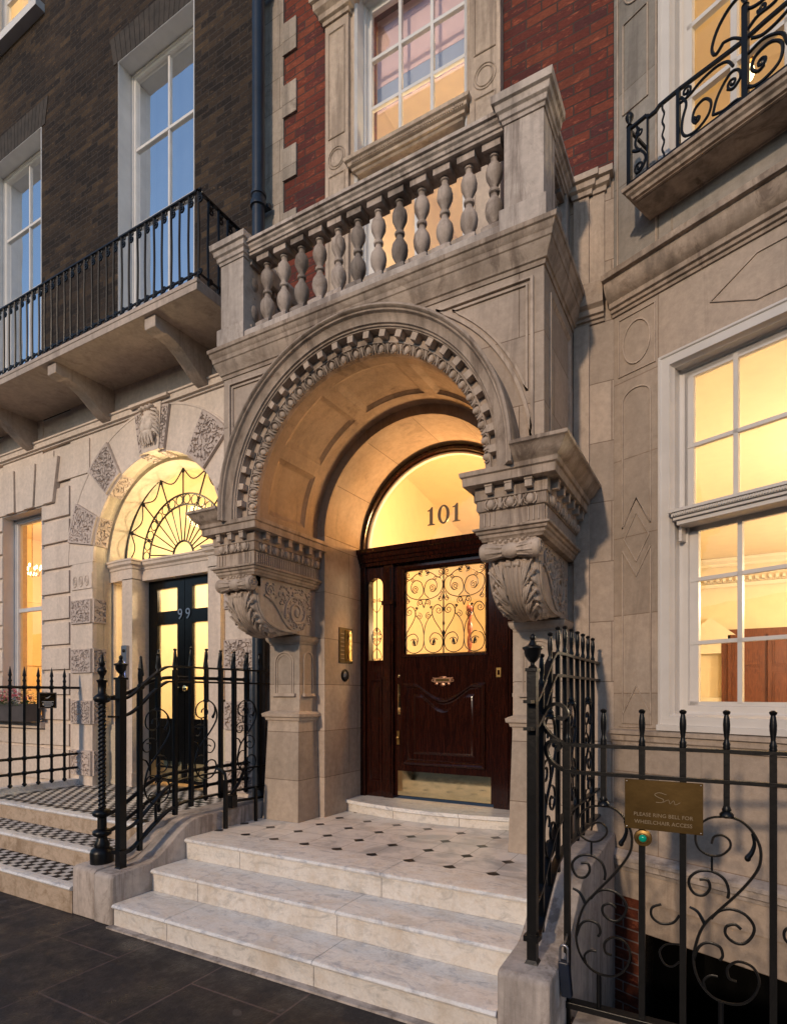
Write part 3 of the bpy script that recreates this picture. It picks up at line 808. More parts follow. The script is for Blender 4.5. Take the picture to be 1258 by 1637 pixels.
# pilaster strips of the ashlar band to the right of the porch
mb = MB()
mb.box(-.905, -.80, YW-.028, YW+.01, 4.34, 5.09); mb.box(-.80, -.70, YW-.012, YW+.01, 4.34, 5.09)
mb.sweep([(0, 4.98), (.012, 4.98), (.016, 5.01), (.035, 5.02), (.04, 5.055), (.06, 5.06), (.062, 5.1), (0, 5.11)], [(-.90, YW), (-.90, YW-.03), (-.79, YW-.03), (-.79, YW)])
mb.sweep([(0, 4.98), (.012, 4.98), (.016, 5.01), (.035, 5.02), (.04, 5.055), (.06, 5.06), (.062, 5.1), (0, 5.11)], [(-.79, YW-.012), (-.70, YW-.012), (-.70, YW)])
mb.box(-.905, -.80, YW-.02, YW+.01, .5, 4.1)
mb.build('pilaster_strip', 'carved', H, 30)

# ------------------------------------------------ PORCH (part of the house)
PO = bpy.data.objects.new('porch', None); COL.objects.link(PO); PO.parent = H; PO.location = Vector((C, 3.4, .465))-parent_loc(H)
PO['label'] = 'arched limestone porch with carved consoles and a balustrade'
PW = 1.29; YF = 3.40
mb = MB()
arch_wall(mb, C-PW, C+PW, 2.88, 4.30, C, 2.95, .96, YF, YF+.12)
# side walls
for sx in (-1, 1):
    a, b = sorted((C+sx*PW, C+sx*1.0)); mb.box(a, b, YF+.12, YW, 2.88, 4.30)
mb.build('wall_block', 'ashlar', PO, 0)
# side panels
for sx in (-1, 1):
    mb = MB(); x = C+sx*PW
    R = []
    y0, y1, z0, z1 = YF+.12, YW-.12, 3.05, 3.98
    for (y, z, dy, dz) in ((y0, z0, 1, 1), (y1, z0, -1, 1), (y1, z1, -1, -1), (y0, z1, 1, -1)):
        R.append([(x+sx*o, y+dy*a, z+dz*a) for a, o in ((0, -.002), (0, .012), (.012, .014), (.02, .006), (.03, .005), (.035, -.002))])
    mb.rings(R, True); mb.build('panel_moulding', 'carved', PO, 30)
# spandrel panels: top rail, side stile and curved edge
def spandrel(sx):
    for d, w_, y_ in ((0, .013, .004), (.032, .009, .003)):
        xo, zt, Rr = 1.22-d, 4.02-d, 1.225+d
        a1 = math.asin(min(1, (zt-2.95)/Rr)); a0 = math.acos(min(1, xo/Rr))
        loop = [(xo, zt)]+[(Rr*cos(a1+(a0-a1)*i/16), 2.95+Rr*sin(a1+(a0-a1)*i/16)) for i in range(17)]
        mb.tube([(C+sx*x, YF-y_, z) for x, z in loop], (w_*1.2, w_*1.3), 4, True, flat=(0, 1, 0))
for sx in (-1, 1):
    mb = MB(); spandrel(sx); mb.build('spandrel_moulding', 'carved', PO, 30)

# archivolt
CZ = 2.95
mb = MB()
mb.arch([(1.15, 3.42), (1.155, 3.20), (1.14, 3.192), (1.132, 3.20), (1.128, 3.212), (1.118, 3.215), (1.11, 3.235), (1.09, 3.25), (1.062, 3.256), (1.058, 3.27), (1.048, 3.272), (1.046, 3.283), (1.038, 3.285), (1.036, 3.345), (.988, 3.347), (.987, 3.338), (.976, 3.338), (.974, 3.352), (.938, 3.385), (.93, 3.388), (.925, 3.42)], C, CZ, n=90, leg=.07)
mb.build('archivolt', 'cornice', PO, 30)
mb = MB()
nd = 25; DR = []
def dring(a, ri, y0):
    P = [(1.039, y0), (1.039, 3.349), (ri, 3.349), (ri, y0)]
    return [(C+r*cos(a), y, CZ+r*sin(a)) for r, y in P]
for i in range(nd):
    a = pi*(i+.5)/nd; h = .022; q = pi/nd/2
    DR += [dring(a-q, 1.034, 3.33), dring(a-h-.0005, 1.034, 3.33), dring(a-h, .992, 3.288), dring(a+h, .992, 3.288), dring(a+h+.0005, 1.034, 3.33)]
DR.append(dring(pi, 1.034, 3.33))
mb.rings(DR)
mb.build('dentil_row', 'carved', PO, 30)
mb = MB()
ne = 29
for i in range(ne):
    a = pi*(i+.5)/ne; mb.T = Matrix.Translation((C, 0, CZ)) @ Matrix.Rotation(pi/2-a, 4, 'Y')
    mb.ball(0, 3.368, .952, .022, .018, .030)
    for q in (-1, 1): mb.tube([(q*.014, 3.345, .976), (q*.032, 3.352, .965), (q*.034, 3.366, .948), (q*.02, 3.385, .928)], .0055, 5)
    a = pi*(i+1)/ne; mb.T = Matrix.Translation((C, 0, CZ)) @ Matrix.Rotation(pi/2-a, 4, 'Y')
    mb.frust((-.004, .004, 3.372, 3.39), .93, (-.014, .014, 3.345, 3.39), .974)
mb.T = Matrix.Identity(4)
mb.build('egg_and_dart', 'carved', PO, 50)

# coffered vault
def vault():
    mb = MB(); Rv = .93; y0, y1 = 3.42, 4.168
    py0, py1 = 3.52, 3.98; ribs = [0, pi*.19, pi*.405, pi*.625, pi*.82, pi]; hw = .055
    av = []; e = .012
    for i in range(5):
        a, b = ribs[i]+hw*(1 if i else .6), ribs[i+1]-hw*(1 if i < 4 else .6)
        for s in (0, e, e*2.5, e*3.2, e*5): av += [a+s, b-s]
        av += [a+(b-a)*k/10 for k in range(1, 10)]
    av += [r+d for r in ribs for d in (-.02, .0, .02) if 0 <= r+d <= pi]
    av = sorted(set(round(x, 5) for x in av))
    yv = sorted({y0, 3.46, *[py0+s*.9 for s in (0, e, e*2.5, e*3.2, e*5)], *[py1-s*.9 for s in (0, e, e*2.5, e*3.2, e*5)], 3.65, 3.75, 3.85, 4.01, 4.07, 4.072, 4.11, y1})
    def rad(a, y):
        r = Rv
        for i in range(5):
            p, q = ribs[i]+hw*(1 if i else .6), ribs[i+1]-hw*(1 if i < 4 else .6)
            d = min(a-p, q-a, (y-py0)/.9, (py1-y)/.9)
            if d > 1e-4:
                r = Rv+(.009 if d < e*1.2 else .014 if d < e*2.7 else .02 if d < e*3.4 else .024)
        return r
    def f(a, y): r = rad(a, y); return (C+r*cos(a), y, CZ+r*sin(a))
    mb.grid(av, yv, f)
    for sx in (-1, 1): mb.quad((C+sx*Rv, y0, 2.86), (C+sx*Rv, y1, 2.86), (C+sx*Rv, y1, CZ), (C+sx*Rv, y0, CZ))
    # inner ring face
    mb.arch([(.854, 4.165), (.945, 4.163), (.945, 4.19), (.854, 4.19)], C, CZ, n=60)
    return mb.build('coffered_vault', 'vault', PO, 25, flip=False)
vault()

# imposts, consoles, pillars
def side(sx):
    def X(d): return C+sx*d
    def path(xi, yf, xo, yb=YW):
        p = [(X(xo), yb), (X(xo), yf), (X(xi), yf), (X(xi), yb)]
        return p if sx < 0 else p[::-1]
    mb = MB()
    pr = [(-.05, 2.478), (.006, 2.478), (.012, 2.492), (.02, 2.498), (.022, 2.515), (.034, 2.52), (.038, 2.536), (.052, 2.54), (.054, 2.552), (.02, 2.556), (.018, 2.655), (.028, 2.658), (.034, 2.672), (.03, 2.722), (.04, 2.726), (.04, 2.80), (.098, 2.804), (.10, 2.852), (.112, 2.858), (.116, 2.884), (-.05, 2.888)]
    mb.sweep(pr, path(.93, 3.36, 1.29))
    mb.poly([(X(.93), 3.36, 2.884), (X(1.29), 3.36, 2.884), (X(1.29), YW, 2.884), (X(.93), YW, 2.884)])
    mb.poly([(X(.93), 3.36, 2.482), (X(1.29), 3.36, 2.482), (X(1.29), YW, 2.482), (X(.93), YW, 2.482)])
    p = [(X(1.29), YW), (X(1.29), 3.36), (X(1.15), 3.36)]
    if sx > 0: p = p[::-1]
    mb.sweep([(-.12, 2.886), (.112, 2.886), (.118, 2.895), (.135, 2.905), (.15, 2.925), (.168, 2.955), (.176, 2.962), (.185, 2.966), (.187, 2.985), (-.12, 2.988)], p)
    mb.build('impost', 'cornice', PO, 30)
    # dentils, eggs, flutes
    mb = MB()
    def dent_run(n, place):
        for i in range(n):
            u = (i+.5)/n; place(u)
    def local(x, y, rot):
        mb.T = Matrix.Translation((x, y, 0)) @ Matrix.Rotation(rot, 4, 'Z')
    def unit(dw, dd):
        mb.box(-dw, dw, -.080, -.03, 2.748, 2.80); mb.box(-dw-.003, dw+.003, -.084, -.03, 2.789, 2.803)
    runs = [((X(.93), 3.36), (X(1.29), 3.36), 0, 3)]
    if sx < 0: runs += [((X(.93), 3.36), (X(.93), YW), pi/2, 6), ((X(1.29), 3.36), (X(1.29), YW), -pi/2, 6)]
    else: runs += [((X(1.29), 3.36), (X(1.29), YW), pi/2, 6), ((X(.93), 3.36), (X(.93), YW), -pi/2, 6)]
    for (a, b, rot, n) in runs:
        for i in range(n):
            u = (i+.5)/n; local(a[0]+(b[0]-a[0])*u, a[1]+(b[1]-a[1])*u, rot); unit(.021, 0)
        m = n
        for i in range(m):
            u = (i+.5)/m; local(a[0]+(b[0]-a[0])*u, a[1]+(b[1]-a[1])*u, rot)
            mb.ball(0, -.038, 2.69, .026, .022, .031)
            for q in (-1, 1): mb.tube([(q*.024, -.034, 2.722), (q*.037, -.037, 2.70), (q*.034, -.04, 2.675), (q*.014, -.036, 2.66)], .006, 5)
            u = i/m
            if i: local(a[0]+(b[0]-a[0])*u, a[1]+(b[1]-a[1])*u, rot); [mb.tube([(q*.004, -.034, 2.662), (q*.012, -.044, 2.685), (q*.026, -.042, 2.705), (q*.034, -.034, 2.698)], .007, 5, r1=.004) for q in (-1, 1)]; mb.frust((-.005, .005, -.046, -.03), 2.665, (-.011, .011, -.05, -.03), 2.72)
        k = n*(4 if rot == 0 else 6)
        for i in range(k):
            u = (i+.5)/k
            if rot == 0 and .25 < u < .75: continue
            local(a[0]+(b[0]-a[0])*u, a[1]+(b[1]-a[1])*u, rot); mb.box(-.0045, .0045, -.026, -.01, 2.568, 2.645)
    mb.T = Matrix.Identity(4)
    mb.build('impost_carving', 'carved', PO, 40)
    # console body
    xi, xo = .955, 1.255; hw = (xo-xi)/2; xm = (xi+xo)/2
    mb = MB()
    def curve(s):
        a = s*pi/2; c_, s_ = max(0, cos(a)), max(0, sin(a))
        return 3.88-.475*c_**.62, 2.40-.335*s_**.72
    def front(u, s):
        y, z = curve(s); y2, z2 = curve(min(1, s+.02)); y1, z1 = curve(max(0, s-.02))
        t = Vector((0, y2-y1, z2-z1)); nn = Vector((0, t.z, -t.y)); nn.normalize()
        if nn.y > 0 and nn.z > 0: nn = -nn
        au = abs(u); fade = min(1, (1-au)*7)*min(1, s*12+.15)*min(1, (1-s)*7+.1)
        stem = .40*(1-.60*s)
        d = .022*(1-u*u)
        if au < stem: d += .010*(.5+.5*cos(u/stem*pi*4))+.012
        else:
            v = (au-stem)/(1-stem)
            ph = s*4.2-v*.9+.3; lob = abs(sin(pi*ph)); fr = ph-math.floor(ph)
            d += .034*lob**.45*(1-.35*v)*(.55+.45*fr)+.004*cos(v*30)
            ex = (v-.16)/.10; ey = (min(fr, 1-fr))/.16
            d -= .045*math.exp(-(ex*ex+ey*ey))
            d += .010*math.exp(-((v-.75)/.2)**2)*sin(ph*pi*4)
        p = Vector((X(xm+sx*0+u*hw), y, z))+nn*d*fade
        return tuple(p)
    mb.grid([-1+2*i/84 for i in range(85)], [j/90 for j in range(91)], front)
    def on(u, s, d):
        y, z = curve(s); y2, z2 = curve(min(1, s+.02)); y1, z1 = curve(max(0, s-.02))
        nn = Vector((0, z2-z1, -(y2-y1))); nn.normalize()
        if nn.y > 0 and nn.z > 0: nn = -nn
        return Vector((X(xm+u*hw), y, z))+nn*d
    for e in (-1, 1):
        for s0 in (.20, .42, .62, .80):
            wd = .95*(1-.25*s0)
            for v in range(4):
                du, ds = (.42+.17*v)*wd, .10-.07*v
                P = [on(e*(.34*(1-.5*s0)+(du-.2)*t), max(.03, s0+.13*(1-t)**1.3-(.10+.03*v)*t*(1 if v < 3 else .4)), .022+.026*sin(pi*min(1, t*.75+.1))) for t in [i/8 for i in range(9)]]
                mb.tube(P, .0045, 5, r1=.0085)
                q = P[-1]; mb.ball(q.x, q.y, q.z, .011, .009, .010, 7, 5)
            P = [on(e*(.62*wd+.14*cos(a)), max(.03, s0-.05+.045*sin(a)), .040) for a in [k*pi/6 for k in range(9)]]
            mb.tube(P, .006, 5)
    for k in range(-3, 4):
        mb.tube([on(k*.105*(1-.62*(j/14)), .05+.86*j/14, .026+.008*sin(pi*j/14)) for j in range(15)], .0065, 5, r1=.0035)
    # sides
    for e in (-1, 1):
        x = X(xm+e*hw)
        P = [(x, *curve(j/32)) for j in range(33)]
        mb.poly([(x, YW, 2.065)]+[(x, YW, 2.48), (x, 3.405, 2.48)]+P)
    mb.quad((X(xi), 3.405, 2.48), (X(xo), 3.405, 2.48), (X(xo), 3.405, 2.40), (X(xi), 3.405, 2.40))
    mb.build('console', 'carved', PO, 40)
    # side relief: border band, big scroll, leaves
    rnd = random.Random(5)
    for e in (-1, 1):
        mb = MB()
        x = X(xm+e*hw); o = (1 if (sx*e) > 0 else -1)*1.0
        def Pp(y, z, h=.004): return (x+o*h, y, z)
        mb.tube([Pp(*[c_+(d if k == 0 else d*.7) for k, (c_, d) in enumerate(zip(curve(j/40), (.02, .02)))], .003) for j in range(3, 41)], (.014, .012), 6, flat=(1, 0, 0))
        mb.tube([Pp(y, z) for y, z in spiral(3.90, 2.25, .155, 3.6, -2.1, .12, 22)], .0115, 6)
        mb.ball(*Pp(3.90, 2.25, .004), .014, .03, .03)
        mb.tube([Pp(y, z) for y, z in spiral(3.56, 2.385, .055, 0, 1.6, .2, 16)], .008, 6)
        mb.tube([Pp(y, z) for y, z in catmull([(3.50, 2.34), (3.60, 2.30), (3.68, 2.22), (3.74, 2.15), (3.82, 2.10), (3.92, 2.09)])], .010, 6)
        for k in range(170):
            t = rnd.random(); a = rnd.uniform(0, 2*pi)
            if t < .6: rr = rnd.uniform(.10, .20); y, z = 3.90+rr*cos(a)*1.0, 2.25+rr*sin(a)*.9
            else: y, z = rnd.uniform(3.52, 4.1), rnd.uniform(2.3, 2.45)
            if z > 2.46 or z < 2.09 or y > 4.13 or (y < 3.75 and z < 2.42-(y-3.45)*1.0): continue
            mb.T = Matrix.Translation(Pp(y, z, .002)) @ Matrix.Rotation(rnd.uniform(0, pi), 4, 'X')
            mb.ball(0, 0, 0, .011, rnd.uniform(.012, .024), rnd.uniform(.006, .011), 6, 4); mb.T = Matrix.Identity(4)
        mb.build('scroll_relief', 'carved', PO, 60)
    # rolled volute on the front
    mb = MB()
    y, z = 3.345, 2.408
    pf = [(.02, -.178), (.047, -.178), (.054, -.168), (.056, -.15), (.05, -.14), (.052, -.128), (.044, -.10), (.036, -.07), (.033, -.045), (.040, -.03), (.044, -.015), (.047, 0)]
    pf = pf+[(r, -x) for r, x in pf[-2::-1]]
    mb.lathe_x([(r, X(xm)+x) for r, x in pf], y, z, 18)
    for e in (-1, 1):
        for k in range(9):
            a = 2*pi*k/9
            mb.tube([(X(xm)+e*xx, y+rr*cos(a), z+rr*sin(a)) for xx, rr in ((.045, .034), (.08, .04), (.12, .047), (.14, .05))], .006, 5)
        xx = X(xm)+e*.180
        mb.tube([(xx, y+q, z+w_) for q, w_ in spiral(0, 0, .046, 0, 2.0, .15, 14)], .006, 5)
        mb.ball(xx, y, z, .012)
    # beads and husks under the roll, little leaves above it
    for k in range(4):
        xx = X(xm)+(-1.5+k)*.05; mb.ball(xx, 3.395, 2.352, .022, .026, .02)
    for k in range(2): mb.lathe_x([(.01, X(xm)-.045+k*.05), (.018, X(xm)-.04+k*.05), (.016, X(xm)-.02+k*.05), (.02, X(xm)-.005+k*.05), (.01, X(xm)+k*.05)], 3.375, 2.33, 10)
    for k in range(7):
        xx = X(xm)+(k-3)*.034; mb.ball(xx, 3.365, 2.468+.006*(k % 2), .016, .02, .014, 6, 4)
    mb.box(X(xm)-.15, X(xm)+.15, 3.36, 3.46, 2.40, 2.48)
    mb.build('volute', 'carved', PO, 50)
    # pillar
    mb = MB()
    a, b = sorted((X(.915), X(1.306))); c_, d_ = sorted((X(.935), X(1.275)))
    mb.frust((a, b, 3.872, YW), .466, (c_, d_, 3.905, YW), 1.315)
    mb.box(c_+.005, d_-.005, 3.925, YW, 1.38, 2.03)
    mb.sweep([(-.03, 1.305), (.004, 1.305), (.008, 1.325), (.02, 1.33), (.024, 1.352), (.042, 1.36), (.046, 1.385), (.03, 1.395), (-.03, 1.42)], path(.94, 3.91, 1.27))
    mb.sweep([(-.03, 1.985), (.004, 1.985), (.008, 2.0), (.02, 2.01), (.03, 2.03), (.034, 2.055), (-.03, 2.064)], path(.94, 3.925, 1.265))
    mb.poly([(X(.94), 3.925, 2.06), (X(1.265), 3.925, 2.06), (X(1.265), YW, 2.06), (X(.94), YW, 2.06)])
    mb.build('pillar', stone('pillar limestone', (.50, .41, .335), (3., .41), 'wall', dirt=.4), PO, 30)
    mb = MB()
    def arch_panel(u0, u1, z0, z1, fn, w=.008):
        um = (u0+u1)/2; r = (u1-u0)/2
        P = [(u0, z0), (u0, z1-r*.9)]+[(um-r*cos(pi*i/8), z1-r*.9+r*.9*sin(pi*i/8)) for i in range(1, 8)]+[(u1, z1-r*.9), (u1, z0)]
        return [fn(*q) for q in P]
    xl, xr = c_+.07, d_-.07
    mb.tube(arch_panel(xl, xr, 1.56, 1.92, lambda u, z: (u, 3.922, z)), (.007, .008), 4, True, flat=(0, 1, 0))
    mb.tube(arch_panel(xl+.022, xr-.022, 1.56, 1.895, lambda u, z: (u, 3.923, z)), (.005, .006), 4, True, flat=(0, 1, 0))
    mb.box(xl-.025, xr+.025, 3.90, 3.93, 1.535, 1.562)
    xs = X(.94); o = -sx
    mb.tube(arch_panel(3.98, 4.10, 1.56, 1.92, lambda u, z: (xs+o*.004, u, z)), (.007, .008), 4, True, flat=(1, 0, 0))
    mb.box(min(xs, xs+o*.025), max(xs, xs+o*.025), 3.965, 4.115, 1.535, 1.562)
    mb.build('pillar_panel', 'carved', PO, 30)
side(-1); side(1)

# porch cornice, plinth, balustrade
mb = MB()
p3 = [(C-PW, YW), (C-PW, YF), (C+PW, YF), (C+PW, YW)]
mb.sweep([(-.1, 4.075), (.008, 4.075), (.012, 4.10), (.022, 4.105), (.028, 4.13), (.05, 4.165), (.055, 4.19), (.062, 4.195), (.066, 4.225), (.078, 4.24), (.082, 4.262), (.092, 4.268), (.094, 4.295), (.07, 4.303), (-.1, 4.31)], p3)
mb.box(C-PW+.05, C+PW-.05, YF+.05, YW, 4.2, 4.305)
mb.build('cornice', 'cornice', PO, 30)
mb = MB()
pc = [(C-PW+.115, YW), (C-PW+.115, YF+.095), (C+PW-.115, YF+.095), (C+PW-.115, YW)]
mb.sweep([(-.12, 4.303), (.135, 4.303), (.135, 4.375), (.12, 4.392), (-.12, 4.392)], pc)
for sx in (-1, 1):
    a, b = sorted((C+sx*1.03, C+sx*1.315)); mb.box(a, b, YF-.052, YF+.26, 4.302, 4.455)
mb.build('balustrade_plinth', 'rail', PO, 30)
mb = MB()
pc = [(C-1.175, YW), (C-1.175, 3.50), (C+1.175, 3.50), (C+1.175, YW)]
rp = [(-.085, 4.995), (.085, 4.995), (.09, 5.01), (.10, 5.013), (.105, 5.03), (.12, 5.04), (.125, 5.055), (.14, 5.058), (.142, 5.08), (.12, 5.09), (-.12, 5.09), (-.142, 5.08), (-.14, 5.058), (-.12, 5.04), (-.10, 5.013)]
mb.sweep(rp, pc)
for sx in (-1, 1):   # piers stand slightly proud and carry a stepped cap
    a, b = sorted((C+sx*1.055, C+sx*1.295))
    q = [(a, 3.63), (a, 3.375), (b, 3.375), (b, 3.63)]
    mb.sweep([(-.1, 4.975), (.008, 4.975), (.012, 4.995), (.022, 5.0), (.025, 5.03), (.04, 5.04), (.046, 5.075), (.062, 5.082), (.066, 5.125), (.04, 5.142), (-.1, 5.145)], q)
    mb.box(a+.02, b-.02, 3.39, 3.63, 4.98, 5.143)
mb.build('balustrade_rail', 'rail', PO, 30)
mb = MB()
for sx in (-1, 1):
    mb = MB(); a, b = sorted((C+sx*1.055, C+sx*1.295)); mb.box(a, b, 3.375, 3.63, 4.39, 5.0)
    mb.build('balustrade_pier', 'rail', PO, 30)
    mb = MB(); a, b = sorted((C+sx*1.11, C+sx*1.265)); mb.box(a, b, 4.07, YW, 4.39, 5.0)
    mb.build('half_pier', 'rail', PO, 30)
bp = [(.0, 0), (.062, 0), (.062, .062), (.05, .066), (.047, .072), (.042, .078), (.026, .088), (.024, .1), (.035, .118), (.047, .15), (.051, .18), (.046, .21), (.034, .235), (.024, .252), (.022, .262), (.034, .268), (.036, .276), (.034, .284), (.022, .29), (.024, .302), (.034, .32), (.045, .352), (.047, .378), (.040, .405), (.026, .43), (.021, .44), (.023, .452), (.032, .456), (.032, .464), (.024, .468), (.028, .474), (.04, .48)]
def baluster(x, y):
    mb = MB(); mb.lathe([(r*(1.14 if r > .036 else .98), z) for r, z in bp[3:]], 0, 0, 0, 20); mb.v = [(x, y, z*1.185) for x, y, z in mb.v]
    mb.box(-.066, .066, -.066, .066, 0, .075)
    mb.frust((-.066, .066, -.066, .066), .075, (-.044, .044, -.044, .044), .10)
    mb.box(-.06, .06, -.06, .06, .558, .61)
    return mb
proto = baluster(0, 0).build('baluster', 'baluster', None, 40)
def put_baluster(x, y, first=[True]):
    o = proto if first[0] else proto.copy()
    if not first[0]: COL.objects.link(o)
    first[0] = False
    o.parent = PO; o.location = Vector((x, y, 4.39))-parent_loc(PO)
for i in range(13): put_baluster(-3.288+.1697*i, 3.50)
for sx in (-1, 1):
    for y in (3.72, 3.88, 4.03): put_baluster(C+sx*1.19, y)

# ------------------------------------------------ FRONT DOOR
YD = 4.78
FD = bpy.data.objects.new('front_door_case', None); COL.objects.link(FD); FD.parent = H; FD.location = Vector((C, YD, .575))-parent_loc(H)
mb = MB()
# frame: jambs, mullions, transom, arched head
mb.box(-3.06, -3.0, YD-.03, YD+.12, .575, 2.80)
mb.box(-1.40, -1.34, YD-.03, YD+.12, .575, 2.80)
for a, b in ((-2.80, -2.70), (-1.71, -1.555)):
    mb.box(a, b, YD-.02, YD+.12, .575, 2.80); mb.box(a+.02, b-.02, YD-.035, YD, .62, 2.75)
    mb.box(a-.012, b+.012, YD-.045, YD, 2.40, 2.44)
mb.sweep([(-.14, 2.78), (.02, 2.78), (.024, 2.81), (.04, 2.815), (.045, 2.84), (.06, 2.85), (.066, 2.885), (.085, 2.895), (.09, 2.935), (-.14, 2.95)], [(-3.06, YD-.02), (-1.34, YD-.02)])
mb.arch([(.812, YD-.012), (.818, YD-.03), (.838, YD-.03), (.844, YD-.012), (.86, YD-.01), (.86, YD+.08), (.812, YD+.08)], C, 2.93, n=64)
mb.arch([(.803, YD+.0), (.813, YD-.0), (.813, YD+.06), (.803, YD+.06)], C, 2.93, n=64)
mb.build('frame', 'mahog', FD, 30)
mb = MB(); mb.arch([(.792, YD+.02), (.804, YD+.012), (.804, YD+.06), (.792, YD+.06)], C, 2.93, n=64); mb.build('fanlight_bead', 'white', FD, 30)
mb = MB(); mb.poly([(C+.80*cos(pi*i/48), YD+.04, 2.93+.80*sin(pi*i/48)) for i in range(49)]); mb.build('fanlight_pane', 'glass', FD, 0, flip=False)
def one(mb, x, z, h, y0, y1):
    mb.prism([(x-.015, z+.012), (x+.015, z+.012), (x+.015, z+h), (x+.004, z+h), (x-.012, z+h-.018), (x-.036, z+h-.026), (x-.036, z+h-.034), (x-.015, z+h-.034)], 'y', y0, y1)
    mb.prism([(x-.036, z), (x+.036, z), (x+.036, z+.007), (x+.015, z+.013), (x-.015, z+.013), (x-.036, z+.007)], 'y', y0, y1)
mb = MB(); h_ = .165; zn = 3.105
one(mb, -2.325, zn, h_, YD+.028, YD+.036); one(mb, -2.075, zn, h_, YD+.028, YD+.036)
R0 = []
for i in range(32):
    a = 2*pi*i/32; o = (-2.20+.058*cos(a), zn+h_/2+(h_/2+.003)*sin(a)); q = (-2.20+.029*cos(a), zn+h_/2+(h_/2-.012)*sin(a))
    R0.append([(o[0], YD+.028, o[1]), (q[0], YD+.028, q[1]), (q[0], YD+.036, q[1]), (o[0], YD+.036, o[1])])
mb.rings(R0, True); mb.build('house_number', 'number', FD, 0)
# sidelights
for x0, x1 in ((-3.0, -2.80), (-1.555, -1.40)):
    mb = MB()
    mb.box(x0, x1, YD+.0, YD+.07, .575, 1.88)
    mb.box(x0, x0+.022, YD+.0, YD+.06, 1.88, 2.80); mb.box(x1-.022, x1, YD+.0, YD+.06, 1.88, 2.80)
    # arched head filler
    n = 10; xm = (x0+x1)/2; r = (x1-x0)/2-.022
    for i in range(n):
        a, b = pi-pi*i/n, pi-pi*(i+1)/n
        pa, pb = (xm+r*cos(a), 2.60+.07*sin(a)), (xm+r*cos(b), 2.60+.07*sin(b))
        mb.prism([pa, pb, (pb[0], 2.80), (pa[0], 2.80)], 'y', YD+.0, YD+.06)
    frame_loop(mb, [(0, YD+.002), (0, YD-.012), (.012, YD-.014), (.022, YD-.002), (.024, YD+.002)], x0+.03, x1-.03, .72, 1.70)
    mb.box(x0+.065, x1-.065, YD-.008, YD+.01, .78, 1.62)
    s_ = mb.build('sidelight', ['mahog', 'mahog_red'], FD, 30)
    mb = MB(); mb.quad((x0, YD+.04, 1.88), (x1, YD+.04, 1.88), (x1, YD+.04, 2.72), (x0, YD+.04, 2.72)); mb.build('sidelight_pane', 'glass', FD, 0, flip=False)
    mb = MB()
    mb.tube([(xm, YD+.02, 1.89), (xm, YD+.02, 2.68)], .005, 6)
    for z0, up in ((2.34, 1), (2.20, -1), (2.02, 1), (2.0, -1)):
        for e in (-1, 1):
            P = catmull([(0, 0), (.035, .035), (.055, .09), (.03, .12)], 5)
            mb.tube([(xm+e*u, YD+.02, z0+up*v) for u, v in P], .0035, 5)
            mb.tube([(xm+e*(.03+ (u)), YD+.02, z0+up*(.115+v)) for u, v in spiral(0, 0, .02, 1.2, 1.2, .2, 12)], .0035, 5)
    mb.lathe([(.004, 0), (.012, .02), (.004, .05)], xm, YD+.02, 2.15, 8)
    mb.build('sidelight_grille', 'iron', FD, 40)
# leaf with glazed top, bow-bottomed lock rail
D = bpy.data.objects.new('front_door', None); COL.objects.link(D); D.parent = FD; D.location = Vector((C, YD+.02, .6))-parent_loc(FD)
xa, xb = -2.70, -1.71; y = YD+.02
mb = MB()
gx0, gx1, gz0, gz1 = -2.597, -1.80, 1.93, 2.71
mb.box(xa, gx0, y, y+.055, .60, 2.80); mb.box(gx1, xb, y, y+.055, .60, 2.80); mb.box(gx0, gx1, y, y+.055, gz1, 2.80)
mb.box(gx0, gx1, y+.0, y+.055, .60, gz0)
frame_loop(mb, [(-.03, y+.001), (-.03, y-.012), (-.015, y-.018), (-.004, y-.006), (0, y+.0), (0, y+.03), (-.01, y+.03)], gx0, gx1, gz0, gz1)
# bolection round the lower panel with a sagging top edge
def sag(t): return 1.655-.14*sin(pi*min(1, max(0, (t-.12)/.76)))**1.3
def loop(d):
    P = [(gx0-.005+d, .90+d), (gx1+.005-d, .90+d)]
    n = 22
    P += [(gx1+.005-d-(gx1-gx0+.01-2*d)*i/n, sag(i/n)-d) for i in range(n+1)]
    return P
lv = [(.0, y+.001), (.0, y-.022), (.016, y-.03), (.03, y-.024), (.045, y-.004), (.06, y+.001)]
L = [[(px, yy, pz) for px, pz in loop(d)] for d, yy in lv]
mb.rings([list(r) for r in L], False, False)
L2 = [(.10, y+.001), (.10, y-.004), (.125, y-.016), (.127, y-.016)]
L = [[(px, yy, pz) for px, pz in loop(d)] for d, yy in L2]
mb.rings(L, False, False); mb.poly(L[-1])
d_o = mb.build('door_leaf', 'mahog', D, 30)
mb = MB(); mb.quad((gx0, y+.03, gz0), (gx1, y+.03, gz0), (gx1, y+.03, gz1), (gx0, y+.03, gz1)); mb.build('pane', 'glass', D, 0, flip=False)
mb = MB()
yg = y+.006
def g2(pts, r=.0042): mb.tube([(u, yg, z) for u, z in pts], r, 5)
W = gx1-gx0; Hh = gz1-gz0
gm = (gx0+gx1)/2
mb.tube([(gm, yg, gz0), (gm, yg, gz1)], .006, 6)
for z in (2.20, 2.44, 2.33, 2.12): mb.lathe([(.006, -.025), (.014, 0), (.006, .025)], gm, yg, z, 8)
hw = W/4
